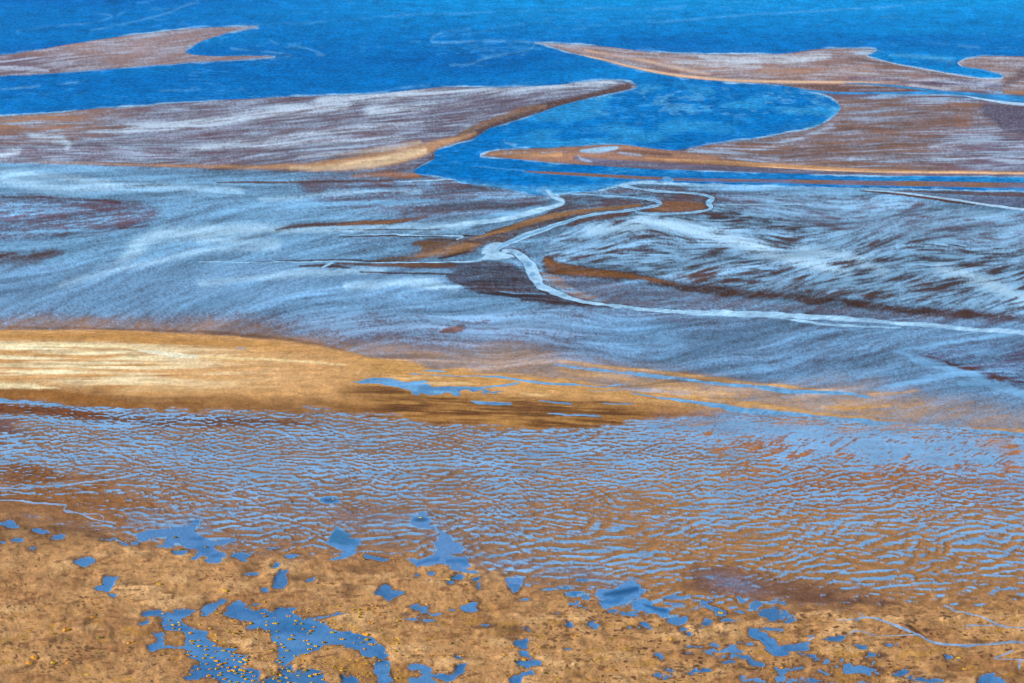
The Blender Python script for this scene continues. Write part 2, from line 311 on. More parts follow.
# pale sheets: bright highlights on the wet flat, painted into the film colour
for p in ([(40, 284, 2), (110, 268, 4), (150, 240, 7), (190, 233, 6), (250, 228, 4), (330, 229.5, 1.2)], [(0, 290, 3), (60, 284, 4), (120, 275, 3)], [(200, 240, 4), (280, 243, 3)], [(340, 226, 2), (420, 227, 3), (470, 224, 3)], [(350, 277, 5), (400, 274, 5), (430, 288, 5)], [(0, 180, 4), (60, 188, 4), (140, 187, 3), (240, 190, 2)]):
    lay(stroke(p, 6, 1.5), cf=wat(182, 224, 248), F=.96, A=.22, k=.85)
lay((ALL, sstep(255, 275, V)*sstep(345, 300, V)*sstep(560, 440, U)*um[1]), c=sand(76, 64, 70), cf=wat(128, 182, 222), F=.7, A=.13, S=.62)
for p in ([(160, 236, 2), (230, 231, 4), (300, 230, 3), (380, 231, 1)], [(0, 172, 2), (60, 178, 3), (110, 184, 3)], [(60, 286, 1.5), (130, 268, 2), (200, 252, 2), (280, 248, 1)], [(200, 284, 2), (300, 274, 3), (380, 270, 2)], [(345, 287, 3), (420, 283, 4), (455, 290, 3)], [(260, 200, 1), (340, 194, 1.5), (420, 192, 1)]):
    lay(stroke(p, 4, 1.5), cf=wat(186, 226, 248), F=.98, A=.2, k=.75)
# brown lenses and dark lines around (330..480, 220..266)
lay(stroke([(275, 230, .5), (300, 226, 1.5), (340, 224.5, 2), (380, 223, 2.6), (412, 220, 1.6), (430, 217, .6)], 1.5), c=sand(96, 62, 50), F=.06, A=.12)
lay(stroke([(340, 225, 1), (375, 223.5, 1.8), (410, 220.5, 1)], 1), c=sand(132, 82, 40), F=.0, A=.05)
for p in ([(312, 229.3, .5), (380, 230.3, .5), (440, 229.5, .3)], [(340, 237, .4), (390, 236, .9), (440, 235.5, 1), (480, 236.5, .8)], [(250, 262.6, .4), (330, 260.5, .7), (400, 261, .8)], [(300, 267, .8), (330, 266, 1.4), (350, 268, .6)], [(360, 272, .6), (420, 274, .9), (455, 275, 1)]):
    lay(stroke(p, .8, .4), c=sand(72, 46, 38), F=.0, A=0, k=.95)
hill = Z(400, 210, 5.12, [(-180, 262), (0, 240), (90, 218), (95, 198), (60, 180), (110, 160), (300, 163), (440, 168), (400, 205), (330, 230), (230, 240), (100, 256), (0, 264)])
lay(poly(hill, 2.2, 1.2), c=sand(108, 74, 44), F=.08, A=.16, h=.6)
lay(stroke([(415, 257, 1), (440, 253, 3), (462, 248, 3), (478, 246, 1.5)], 2.5), c=sand(158, 108, 58), k=.9)
lay(stroke([(438, 259, .7), (450, 257, 1), (468, 252.5, .8)], .8), c=sand(66, 42, 34), F=0)
lay(poly([(505, 262), (470, 263), (455, 262), (400, 266), (452, 270), (445, 278), (470, 290), (500, 296), (540, 305), (600, 309), (585, 302), (552, 294), (536, 284), (522, 270)], 2.5, 1), c=sand(66, 50, 54), F=.16, A=.12)
lay(stroke([(335, 264, .5), (380, 265, 1.5), (430, 265.5, 2.5), (455, 266, 1)], 1.2, .4), c=sand(108, 70, 42), F=0, A=.04)
for p in ([(458, 285.5, .5), (490, 285, 1.2), (515, 286.5, .6)], [(464, 289, .5), (500, 290, 1.3), (530, 291, .8)], [(480, 293, .5), (520, 296, 1), (560, 300, .8)], [(515, 300, .6), (570, 304, 1.6), (620, 308, 1), (660, 311, .6)], [(470, 282, .4), (500, 281, .6)]):
    lay(stroke(p, .9, .6), c=sand(60, 38, 34), F=0, A=.05, k=.9)
for p in ([(452, 292, 1), (480, 295, 1.2), (520, 300, 1)], [(500, 292.5, .4), (515, 294, .6), (545, 295, .4)]): lay(stroke(p, .8, .6), F=.8, k=.7)
# brown ridge between creek and stream
ridge = [(425, 239), (470, 238), (490, 232), (509, 225.5), (537, 217), (566, 212), (600, 208), (640, 204), (658, 203.5), (640, 208), (600, 214), (575, 219), (550, 227), (520, 238), (500, 245), (470, 244.5), (440, 241)]
lay(poly(ridge, 1.8, .9), c=sand(88, 60, 44), F=.06, A=.14, h=.6)
lay(stroke([(470, 240, .6), (505, 231, 2), (535, 221, 3), (566, 214.5, 2.6), (600, 210, 2), (640, 205.5, 1.3)], 1.2, .3), c=sand(152, 106, 60), F=0)
lay(poly([(560, 197), (600, 197.5), (650, 202), (640, 204), (600, 207), (566, 211), (545, 215), (560, 205)], 1.2, .5), c=sand(86, 64, 64), F=.12, A=.2)
lay(ell(588, 203, 14, 2, .6), F=.6, k=.7)
lay(poly([(628, 211), (628, 216), (599, 222), (566, 227.5), (575, 221), (600, 214.5)], 1, .4), c=sand(98, 62, 42), F=0, A=.05)
# inside the oxbow
lay(poly([(640, 187), (680, 187), (720, 190), (735, 200), (725, 214), (660, 216), (640, 212), (662, 205), (655, 197), (630, 194), (600, 192)], 2, .6), c=sand(86, 64, 66), F=.1, A=.22)
lay(poly([(660, 202), (704, 203.5), (704, 210), (677, 213), (640, 212.5), (662, 206)], 1.2, .5), c=sand(128, 84, 52), F=0, A=.05)
lay(stroke([(718, 196, 2), (722, 204, 3), (716, 211, 2)], 2), c=sand(92, 58, 42), F=.02, k=.9)
# pale channel at right, v ~185
lay(stroke([(680, 184.7, .9), (760, 185.6, 1), (860, 187, 1.4), (1024, 189.8, 1.8), (1400, 196, 3)], .9, .3), c=wat(140, 190, 225), cf=wat(140, 195, 228), F=1, dp=.2, reg=R_CREEK)
lay(stroke([(690, 190, 1), (780, 190, 3), (860, 194, 4), (900, 202, 4), (960, 208, 3)], 4, 1), F=.9, A=.2, k=.8)
lay(stroke([(900, 191.5, .5), (960, 193, 1.6), (1024, 195, 2), (1200, 200, 3)], .9), c=sand(92, 64, 62), F=.04, A=.04)
lay(poly([(900, 193), (960, 196), (1024, 197.5), (1200, 205), (1200, 216), (1024, 209), (960, 203), (905, 196)], 1.5, .5), c=sand(96, 84, 106), F=.28, A=.06)
lay(stroke([(860, 191, .3), (900, 195, 1.1), (950, 201.5, 1.3), (985, 205.5, .7)], .7, .4), c=sand(88, 52, 38), F=0, A=0)
lay(stroke([(865, 190, .3), (900, 193, .7), (960, 201, .9), (1024, 210, 1.1), (1300, 245, 2)], .6, .3), c=FOAM, cf=wat(185, 215, 235), F=1, dp=.2, reg=R_CREEK)

# big streaked flat at right (v 210..300)
br = poly([(545, 262), (560, 232), (628, 216), (700, 216), (730, 196), (860, 196), (960, 208), (1300, 260), (1300, 345), (1024, 316), (882, 301), (782, 291), (690, 284), (640, 272), (590, 264)], 4, 1)
lay(br, c=sand(70, 50, 48), cf=wat(142, 192, 226), F=.55, A=.46, S=.5)
lay(poly([(720, 192), (860, 200), (1000, 215), (1200, 235), (1200, 262), (900, 235), (760, 215)], 7, 1), c=sand(106, 90, 104), F=.6, A=.26, k=.8)
for p in ([(640, 219, 3), (690, 229, 6), (730, 240, 6), (790, 258, 5), (850, 272, 4)], [(590, 232, 3), (640, 226, 5)], [(800, 250, 3), (850, 258, 3), (880, 270, 3)], [(940, 268, 3), (990, 284, 5), (1024, 300, 3)]):
    lay(stroke(p, 8, 1.5), cf=wat(194, 230, 250), F=1, A=.34, k=.9)  # sheen highlights of the right flat, painted as near-white film
lay(stroke([(720, 232, 2), (790, 222, 3), (830, 226, 2)], 5), F=.4, k=.5)
lay(poly([(700, 262), (760, 272), (840, 285), (900, 300), (820, 298), (740, 290), (680, 282), (660, 270)], 7, 1), c=sand(84, 56, 46), F=.38, A=.45, k=.7)
lay(ell(905, 285, 28, 8, .6, .1), c=sand(80, 56, 50), F=.42, k=.5)
lay(ell(870, 258, 30, 8, .6, -.2), F=.42, k=.7)
lay(poly([(543, 258), (560, 262), (589, 266.6), (638, 274.5), (669, 281), (720, 288), (782, 294), (882, 304), (950, 311), (1024, 318), (1300, 345), (1300, 357), (1024, 325.5), (950, 320), (882, 312), (782, 302), (700, 296), (669, 290), (638, 283), (599, 279), (560, 277), (547, 272)], 3.4, 1.8), c=sand(70, 42, 28), F=.06, A=.14, h=.5)
lay(poly([(545, 260.5), (562, 263.5), (600, 270), (648, 278), (680, 286), (640, 281), (599, 277), (560, 275), (549, 270)], 2, .7), c=sand(118, 72, 28), F=0, A=.1)
lay(poly([(560, 278), (640, 285), (720, 298), (782, 303.5), (882, 313.5), (1024, 327), (1300, 360), (1300, 362), (1024, 330), (900, 320), (800, 312), (700, 310), (640, 306), (590, 299), (566, 288)], 2, .6), c=sand(98, 80, 88), F=.32, A=.16)
lay(poly(Z(400, 210, 5.12, [(712, 300), (760, 330), (850, 370), (960, 430), (1080, 470), (1000, 470), (880, 440), (800, 405), (735, 360)]), 2, 1.3), c=sand(140, 112, 98), F=.42, A=.4, S=.5)
lay(stroke([(502, 248, 1), (512, 249, 1.3), (522, 252, 1)], 1.5), c=sand(150, 120, 125), k=.6)

# streams
CLIP = None
PALE = wat(182, 226, 250); STRM = wat(112, 176, 218)
def stream(pts, k=1.0, soft=.7, cf=PALE, mid=None, h=.12, wob=.4, reg=R_CREEK, wk=.9, dark=False):
    if dark: lay(stroke([(p[0], p[1], p[2]*1.1+1.6) for p in pts], 2.2, 1), c=sand(66, 46, 44), F=.12, A=.25, k=.6)
    if h is not None and reg == R_CREEK: lay(stroke([(p[0], p[1], p[2]+1.5) for p in pts], 2, wob), h=h)
    b, a = stroke([(p[0], p[1], max(p[2]*wk, .2)) for p in pts], soft, wob*1.3, k, jit=.06+.06*max(p[2] for p in pts)*(reg == R_CREEK)); a = a*np.clip(.92+.16*N3[b]+.1*NF[b], .5, 1)
    lay((b, a), c=cf, cf=cf, F=1.2, A=0, R=0, dp=.25, reg=reg)
    if mid is not None: lay(stroke([(p[0], p[1], p[2]*.45) for p in pts], .8, wob), c=mid, cf=mid)
stream([(548, 191, 1.2), (553, 197, 1.6), (563, 201, 2.2), (557, 205, 2), (537, 211, 3), (515, 217, 2.6), (490, 221, 2.2), (450, 225, 1.4), (430, 227, 1)], soft=1)
lay(stroke([(540, 207, 1), (510, 214, 1.5), (480, 218, 2), (440, 225, 2), (300, 230.5, 1.2)], 2, 1), F=1, k=.8)
lay(poly([(537, 189), (550, 187.5), (553, 192), (566, 192.5), (560, 195), (545, 194)], 1.8, 1.6), c=PALE, cf=PALE, F=1, k=.65)
stream([(560, 193.8, .5), (599, 195.4, .6), (638, 198.4, .9), (655, 201, 1.4), (662, 203.6, 1.7), (655, 206.4, 1.4), (638, 209.4, 1), (609, 212.3, 1), (585, 216.4, 1.2), (560, 224, 1.7), (546, 228.7, 1.9), (521, 238, 2.4), (503, 246, 2.6), (496, 251, 2.2)], mid=STRM, dark=True)
lay(poly([(490, 245), (503, 243.5), (500, 250), (512, 255), (514, 258), (490, 260), (478, 260.5), (486, 255), (481, 254)], 1, 1), c=PALE, cf=PALE, F=1.1, A=.15, reg=R_CREEK)
stream([(505, 251.5, .8), (515, 252.5, 2), (521, 257, 3), (527, 263, 4), (533, 271, 5), (537, 279, 4.2), (541, 286, 3), (550, 291, 2.6), (560, 295, 2.2), (575, 300, 1.7), (600, 304.5, 1.4), (638, 308.6, 1.4), (682, 313, 1.3), (740, 314, 2.4), (809, 316.3, 1.7), (906, 323.3, 1.5), (976, 329.5, 1.6), (1024, 332.3, 1.7), (1400, 350, 3)], mid=None, wk=1.15, dark=True)
for e in ((528, 264, 3, 3), (535, 275, 2.5, 2), (540, 285, 3, 1.2), (519, 255, 2.2, 1.4)): lay(ell(*e, .6), c=STRM, cf=STRM, k=.9)
lay(ell(525, 257, 3, 1.2, .5, .5), c=sand(200, 170, 150), F=.4, k=.6)
stream([(760, 315.5, .6), (782, 318.5, .9), (837, 325, .9), (870, 326.5, .5)])
stream([(622, 185.7, 1.6), (638, 188.6, 1.1), (657.7, 191.5, .8), (687, 193.5, .8), (704.5, 195.4, 1), (713, 198.6, 1.6), (709, 203.2, 2.2), (711, 207.8, 1.7), (704, 211.2, 1), (681, 213.6, .8), (654, 214, 1.3), (636, 212, 1)], mid=STRM, dark=True)
lay(stroke([(600, 190, .8), (622, 184.8, 1.4), (645, 181.8, 1.5), (690, 184, 1)], .8), c=PALE, cf=PALE, F=1, k=.8)
stream([(720, 204.7, .3), (800, 204.5, .3)], .7)
lay(stroke([(658, 216, 1.5), (640, 218, 3), (660, 224, 4), (700, 230, 4)], 3), F=1, A=.1, k=.9)
stream([(200, 262.3, .35), (300, 262.3, .4), (400, 262.6, .45), (440, 262.8, .5), (466, 262.2, .6), (480, 260.6, .9)], .9, soft=.5)
stream([(340, 235.3, .3), (420, 235, .4), (455, 235.8, .6), (462, 237, 1), (457, 239.6, .9)], .9, soft=.5)
stream([(322, 268, .4), (329, 264.8, .8), (332, 263, .6)], .9, soft=.5)
stream([(400, 182.6, .3), (430, 180.8, .4), (452, 179.5, .3)], .9, soft=.5)

# =============== lower mud flat (v 300..425) below the stream
lm = ALL, sstep(306, 322, V-np.clip((U-640)*.02, -2, 12))*sstep(432, 425, V)
lay((ALL, lm[1]*sstep(500, 640, U)), c=sand(84, 72, 82), cf=wat(120, 174, 214), F=.59, A=.17, S=.6)
lay((ALL, lm[1]*sstep(640, 500, U)), F=.64, A=.2)
lay(stroke([(400, 300, 4), (500, 316, 6), (600, 328, 5), (680, 338, 4)], 8), F=.82, A=.2, k=.8)
lay(stroke([(560, 308, 1), (680, 320, 3), (760, 328, 3)], 5), c=sand(96, 82, 96), F=.42, k=.8)
for p in ([(894, 352, 1.5), (915, 361, 2.5), (946, 369, 3), (974, 378, 3), (1024, 396, 4), (1100, 420, 5)], [(900, 351, 1), (960, 342, 1.2), (1010, 334, 1.5)], [(848, 394, 1), (889, 387, 2), (930, 379, 3), (955, 374, 3)], [(960, 385, 2), (1010, 384, 3)]):
    lay(stroke(p, 2.4, 1), c=wat(140, 188, 224), F=1.05, A=.12, k=.9)
lay(poly([(915, 353), (1024, 340), (1200, 350), (1200, 395), (1024, 386), (980, 374), (940, 363)], 5, 1), c=sand(88, 76, 100), F=.44, A=.34, k=.85)
for e in ((930, 359, 10, .8), (951, 364, 10, .9), (972, 370, 10, 1.6), (1001, 377, 14, 2.2), (1020, 381, 8, 1), (1040, 385, 8, 1)):
    lay(ell(*e, .5, .12), c=sand(86, 50, 40), F=.0, k=.85)
for i in range(46):
    lay(ell(rnd.uniform(770, 900), rnd.uniform(326, 362), rnd.uniform(5, 12), rnd.uniform(.8, 1.6), .6, -.28), F=(.35 if rnd.random() < .55 else .95), k=.45)
for pts_ in ([(638, 308.6, 1.3), (682, 313, 1.5), (740, 314.2, 2.6), (809, 316.6, 1.9), (906, 323.5, 1.6), (976, 329.7, 1.6), (1024, 332.5, 1.8), (1400, 350, 3)], [(760, 315.5, .6), (782, 318.5, .9), (837, 325, .9), (870, 326.8, .6), (900, 327.5, .4)]):
    stream(pts_, wk=1.1, soft=1.0)
# mounds
lay(ell(456, 329.5, 11, 2.8, .55, -.15), c=sand(122, 92, 84), F=.0, h=.8, k=.95)
lay(ell(450, 331, 6, 1.6, .5, -.2), c=sand(92, 68, 66), F=0, k=.8)
lay(ell(484, 323, 6, 1.2, .5), c=sand(110, 95, 110), F=.2, k=.7)
lay(ell(488, 327, 24, 1.6, .5), F=1, k=.7)

# transition to golden sand: damp tan margin
top_y = np.interp(U, [-1400, 0, 120, 240, 320, 340, 379, 426, 490, 560, 640, 700, 760, 860, 1400], [322, 330.5, 331, 337, 346, 350, 358.6, 369, 373, 378, 393, 400, 408, 418, 470]).astype(F32)
bot_y = np.interp(U, [-1400, 0, 60, 100, 160, 250, 340, 391, 447, 533, 560, 620, 660, 730, 780, 1400], [385, 400, 404.5, 407.5, 412, 411, 411, 418, 426, 430, 429, 424, 419, 412, 412, 470]).astype(F32)
marg = sstep(-26, -3, V-top_y+N2*2.5)*sstep(8, -2, V-bot_y)
lay((ALL, marg*sstep(560, 380, U)), c=sand(156, 116, 84))
lay((ALL, marg*sstep(560, 380, U)), F=.27, A=.16, S=.5, k=.95)
marg2 = sstep(-34, -8, V-top_y+N1*4)*sstep(8, -2, V-bot_y)*sstep(330, 460, U)*sstep(960, 820, U)
lay((ALL, marg2), c=sand(178, 138, 102)); lay((ALL, marg2), F=.2, A=.12, S=.7, k=.95)
lay(stroke([(560, 370, 1), (640, 384, 4), (720, 396, 5), (800, 404, 5), (870, 411, 4)], 7, 1), c=sand(208, 158, 98), F=.06, A=.12, S=.55, k=.9)
lay(poly([(840, 380), (900, 390), (960, 398), (1024, 410), (1200, 430), (1200, 440), (1024, 433), (940, 427), (860, 420), (780, 410), (740, 398)], 12, 2), c=sand(192, 146, 100), F=.34, A=.14, S=.6, k=.85)
lay(poly([(760, 392), (850, 397), (940, 408), (900, 420), (830, 413), (740, 402)], 5, 1), c=sand(194, 146, 94), F=.28, A=.14, S=.5, k=.8)
lay(stroke([(0, 328, 1), (120, 329.5, 1), (240, 335, 1.2), (320, 345, 1), (345, 352, .8)], 1.8, .4), c=sand(120, 80, 46), F=.1, A=.1, k=.8)
# the ridge itself
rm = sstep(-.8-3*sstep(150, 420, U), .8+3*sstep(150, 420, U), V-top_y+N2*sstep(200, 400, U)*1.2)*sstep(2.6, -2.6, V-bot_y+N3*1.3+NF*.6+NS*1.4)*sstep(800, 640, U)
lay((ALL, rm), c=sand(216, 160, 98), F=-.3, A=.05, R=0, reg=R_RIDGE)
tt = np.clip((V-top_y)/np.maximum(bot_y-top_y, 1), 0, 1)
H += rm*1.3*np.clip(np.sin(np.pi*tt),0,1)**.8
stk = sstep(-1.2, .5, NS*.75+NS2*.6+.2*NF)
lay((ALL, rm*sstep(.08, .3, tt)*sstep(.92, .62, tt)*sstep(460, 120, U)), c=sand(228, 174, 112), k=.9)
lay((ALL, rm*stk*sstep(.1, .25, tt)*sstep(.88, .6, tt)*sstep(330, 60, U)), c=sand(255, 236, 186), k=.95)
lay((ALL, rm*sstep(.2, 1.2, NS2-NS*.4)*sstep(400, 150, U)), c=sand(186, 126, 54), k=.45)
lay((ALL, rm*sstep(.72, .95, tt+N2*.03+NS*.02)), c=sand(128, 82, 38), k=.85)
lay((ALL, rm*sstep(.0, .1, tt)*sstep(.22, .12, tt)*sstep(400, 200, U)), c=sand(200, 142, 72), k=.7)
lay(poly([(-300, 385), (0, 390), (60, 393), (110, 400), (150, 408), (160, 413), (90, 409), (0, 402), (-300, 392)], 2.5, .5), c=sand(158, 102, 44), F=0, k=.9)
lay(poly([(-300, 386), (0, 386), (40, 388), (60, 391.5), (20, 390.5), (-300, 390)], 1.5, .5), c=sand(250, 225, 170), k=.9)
# tail of the ridge
tail = rm*sstep(320, 400, U)*sstep(720, 600, U)
lay((ALL, tail*sstep(.35, .6, tt)), c=sand(156, 104, 50), k=.9)
lay((ALL, tail*sstep(.1, 1.1, NS+NF*.4)*sstep(.4, .6, tt)), c=sand(176, 124, 62), k=.6)
lay((ALL, tail*sstep(.2, 1.2, -NS+NF*.3)*sstep(.4, .6, tt)), c=sand(108, 66, 30), k=.7)
lay((ALL, tail*sstep(.45, .2, tt)), c=sand(212, 156, 84), k=.7)
lay(poly([(340, 392), (400, 395), (450, 401), (520, 405), (560, 408), (640, 412), (600, 416), (500, 410), (430, 405), (360, 402)], 4, 1), c=sand(116, 74, 34), k=.5)
NT = nz(26, .9, 95, .05); lay((ALL, tail*sstep(.2, 1.3, NT)), c=sand(190, 138, 74), k=.7)
lay((ALL, tail*sstep(.3, 1.4, -NT)*sstep(.3, .6, tt)), c=sand(92, 56, 26), k=.7)
lay(stroke([(138, 353, 1.2), (165, 356.5, 2.8), (199, 359.8, 1.6)], 1.2, .4), c=sand(255, 240, 200), F=-.3)
lay(stroke([(199, 359.8, 1), (240, 361, 1.6), (290, 364, 1.4), (345, 368, .8)], 1.4, .5), c=sand(250, 214, 150), k=.9)
lay(stroke([(0, 347, .5), (60, 346, 1), (110, 348, 1), (138, 353, .8)], 1.2, .5), c=sand(252, 222, 160), k=.85)
for p in ([(425, 386, 1), (450, 386, 1.6), (472, 387, 1)], [(520, 397, 1), (535, 399, 1.5), (548, 398, .8)], [(380, 382, .6), (420, 380, 1), (440, 381, .6)]): lay(stroke(p, 1.4), c=sand(236, 192, 130), k=.85)
# golden rims along the streams
for p in ([(560, 361, .8), (620, 369, 2), (700, 378, 2.4), (800, 389, 2.2), (835, 392, 1)], [(655, 391, 1), (700, 398, 2.4), (760, 406.5, 3), (820, 415, 2.8), (880, 421, 1.8), (910, 424, .8)], [(824, 408, .4), (855, 409, 1.6), (890, 407, .8)], [(964, 429, .5), (1000, 430.5, 1.6), (1060, 433, 2), (1300, 450, 2)], [(870, 395, .6), (900, 393, 1), (920, 391, .6)], [(560, 379, 1.5), (600, 388, 1.6), (660, 396, 1.2)]):
    lay(stroke([(q[0], q[1]+.3, q[2]*.85) for q in p], 2.2, .5), c=sand(212, 156, 84), F=.03, A=.1, h=.7, k=.95)
BLUE = wat(114, 176, 218)
def bstream(pts, **k): stream(pts, cf=BLUE, **dict(dict(h=None), **k))
bstream([(554, 365, .4), (594, 370, .7), (682, 380.3, 1), (760, 387.6, 1.4), (799, 392, 1.6), (848, 394.6, 1.1), (872, 398, .5)], soft=.6, wk=1.15)
bstream([(632, 395.5, .5), (650, 398.5, .9), (682, 403, 1.3), (720, 408, 1.6), (760, 412.8, 1.6), (837, 420.5, 1.5), (889, 424.8, 1.4), (935, 427.4, 1), (979, 432.5, 1), (1024, 435, 1.1), (1300, 455, 2)], soft=.6, wk=1.35)
bstream([(411, 375.3, .4), (443, 377, .5), (490, 379, .9), (533, 383.3, 1.3), (560, 386.5, 1.2), (575, 387, .8), (600, 388, .6), (625, 385, .5)], soft=.6)
bstream([(474, 392, .8), (500, 389, 1), (520, 385.5, 1)], k=.9)
bstream([(425, 371, .8), (436, 371.3, 1), (446, 372, .7)], reg=R_POOL, h=None)
bstream([(471, 404.5, .6), (478, 406, 1.1), (495, 406.6, 1.1), (510, 407, 1.1)], reg=R_POOL, h=None)
bstream([(540, 404.5, .4), (555, 405.6, .9), (572, 407, .7)], reg=R_POOL, h=None)
bstream([(548, 416.3, .5), (570, 417.5, .8), (600, 418.5, .7)], reg=R_POOL, h=None)
bstream([(600, 406, .4), (635, 407.2, .5)], reg=R_POOL, h=None)
lay(ell(240, 349.3, 5, .7), c=BLUE, cf=BLUE, F=1)
rp = [(350.7, 384.4), (360, 382.5), (368, 380.3), (400, 382), (424, 384.4), (420, 386.5), (440, 388), (456, 391), (474, 391.3), (490, 394), (504, 396.3), (488, 396), (470, 394.5), (456, 396), (452, 398), (440, 396.5), (428, 396), (419, 397), (410, 394), (395, 392.5), (388, 390), (375, 386.5)]
lay(poly(rp, .6, 1.4), c=BLUE, cf=BLUE, F=1.1, A=0, dp=.3, reg=R_POOL)
lay(stroke([(590, 394, 1), (640, 391, 2), (690, 395, 1)], 2.5), F=.7, k=.6)

# =============== rippled sand (below the ridge)
rip_top = bot_y.copy(); rip_top = np.where(U > 640, np.interp(U, [640, 760, 837, 1024, 1400], [423, 415, 421, 435, 460]), rip_top)
ri = sstep(-2.4, 2.6, V-rip_top+N3*1.3+NF*.6+NS*1.4)
lay((ALL, ri), c=sand(146, 108, 78), cf=wat(132, 178, 216), F=.47, A=.03, S=.16, R=1.1, h=.3)
REG[:] = np.where((ri > .5), R_RIPPLE, REG)
lay((ALL, ri*sstep(420, 700, U)*sstep(440, 480, V)), c=sand(168, 118, 68), k=.9)
lay((ALL, ri*sstep(500, 200, U)*sstep(440, 520, V)*.9), c=sand(150, 108, 76))
# lower fade
lo = np.interp(U, [-1400, 0, 60, 160, 300, 420, 560, 700, 800, 900, 1024, 1400], [500, 505, 520, 545, 556, 562, 575, 572, 585, 590, 592, 600]).astype(F32)
lay((ALL, ri*sstep(-100, -50, V-lo)), F=.42, k=.9)
lay((ALL, ri*sstep(-60, -4, V-lo)), F=.33, k=.9)
lay((ALL, ri*sstep(-6, 10, V-lo+N2*2)), F=.24, k=.95)
# dark damp band and stream on the left, under the ridge
lay(poly([(-300, 395), (0, 404), (60, 407.5), (110, 413), (180, 417), (260, 419), (330, 424), (240, 428), (160, 427), (90, 422), (0, 414), (-300, 405)], 3, 1), c=sand(112, 68, 38), F=.34, A=.0, k=.85)
lay(poly([(-300, 396), (0, 404.5), (60, 408), (100, 413), (100, 419), (0, 412.5), (-300, 404)], 2, .7), c=sand(116, 66, 34), F=.05, k=.9)
bstream([(-200, 398, 1.5), (0, 401.3, 1.4), (30, 403, 1), (50, 404.8, .8), (75, 408, .7), (95, 410, .5)], soft=.6)
lay(stroke([(60, 407, 1), (100, 411, 2.5), (140, 415, 3), (200, 418, 2.5), (250, 418, 2)], 2), F=.54, k=.8)
lay(stroke([(-200, 413, 2), (0, 417.5, 2), (40, 420, 2.5), (80, 424, 2.5), (130, 427, 2)], 1.6), F=.8, k=.85)
lay(stroke([(0, 432, 2), (15, 440, 6), (10, 452, 6), (0, 460, 3)], 5), F=.66, k=.8)
lay(poly([(-300, 415), (0, 419), (10, 424), (14, 429), (5, 434), (-300, 435)], 2.5, 1), c=sand(120, 84, 78), F=.1, k=.9)
lay(poly([(-300, 440), (0, 441), (8, 443), (6, 448), (0, 450), (-300, 455)], 2.5, 1), c=sand(120, 84, 78), F=.2, k=.7)
lay((ALL, ri*sstep(0, 60, U)*sstep(340, 180, U)*sstep(425, 440, V)*sstep(475, 455, V)), F=.53, k=.9)
# bare brown spits at lower left
lay(poly([(-300, 455), (0, 463), (30, 466), (55, 470), (62, 476), (110, 478), (60, 482), (0, 486), (-300, 490)], 3, 1.2), c=sand(132, 86, 50), F=.14, A=0, k=.95)
lay(poly([(-300, 488), (0, 490), (60, 487), (120, 483), (100, 492), (140, 500), (170, 512), (120, 516), (60, 505), (0, 500), (-300, 500)], 3, 1.2), c=sand(146, 96, 52), F=.2, A=0, k=.95)
lay(poly([(-300, 498), (0, 498), (66, 505), (110, 515), (130, 525), (60, 522), (0, 515), (-300, 515)], 3, 1.2), c=sand(150, 102, 62), F=.12, A=0, R=.5, k=.95)
# right side: nearly closed water sheet
sh = poly([(640, 424), (700, 418), (760, 418), (880, 430), (1024, 440), (1300, 460), (1300, 500), (1024, 490), (960, 482), (900, 474), (800, 462), (720, 448), (660, 436)], 12, 2)
lay(sh, c=sand(172, 120, 84), F=.66, A=.12, S=.22, R=.6)
sh2 = poly([(720, 424), (800, 425), (900, 437), (1024, 448), (1200, 460), (1200, 482), (1000, 470), (900, 458), (800, 444), (740, 434)], 8, 2)
lay(sh2, F=.84, A=.14, S=.3, R=.35, k=.8)
lay((ALL, ri*sstep(560, 680, U)*sstep(455, 430, V)), F=.62, k=.6)
for e in ((800, 424, 30, 4), (905, 428, 30, 5), (850, 430, 18, 3), (930, 437, 9, 1.6), (995, 446, 20, 5), (1012, 455, 14, 4), (700, 423, 20, 3), (1010, 472, 12, 3)):
    lay(ell(*e, .8), c=sand(198, 142, 92), F=.42, S=.45, R=.3, k=.75)
lay((ALL, ri*sstep(690, 760, U)*sstep(.9, 1.7, nz(6, 1.2, 93, -.5)+.4*N2)*sstep(424, 440, V)*sstep(500, 480, V)), c=sand(150, 100, 70), F=.2, R=.3, k=.7)
blobs = Z(700, 400, 6.4, [(120, 318, 50, 12), (310, 258, 30, 7), (285, 292, 28, 9), (315, 315, 45, 12), (465, 345, 55, 12), (565, 298, 30, 6), (640, 352, 50, 12), (900, 362, 42, 8), (440, 402, 22, 9), (300, 420, 18, 20), (155, 350, 14, 8), (690, 433, 18, 7), (925, 475, 16, 7), (770, 560, 25, 35), (840, 560, 16, 35), (620, 530, 20, 40), (590, 570, 20, 30), (900, 600, 15, 30), (970, 590, 20, 20), (360, 460, 20, 14), (120, 262, 18, 7), (25, 225, 22, 7)])
blobs += Z(860, 400, 6.24, [(270, 360, 26, 6), (250, 435, 26, 22), (115, 480, 36, 20), (420, 437, 22, 10), (340, 545, 40, 24), (550, 518, 24, 12), (685, 515, 30, 12), (700, 460, 24, 8), (630, 575, 26, 16), (860, 560, 32, 22), (770, 598, 26, 12), (935, 452, 55, 14), (720, 410, 30, 6), (615, 410, 20, 6), (100, 590, 50, 22), (250, 610, 25, 16), (350, 232, 22, 7), (940, 298, 40, 14), (975, 340, 40, 14), (200, 490, 22, 18), (970, 550, 26, 8), (20, 465, 24, 12)])
for x, y, rx, ry in blobs:
    lay(ell(x, y, rx*1.15, max(ry, .8), .45, -.22), c=sand(170, 110, 66), F=.08, R=.35, A=.06, k=.9)
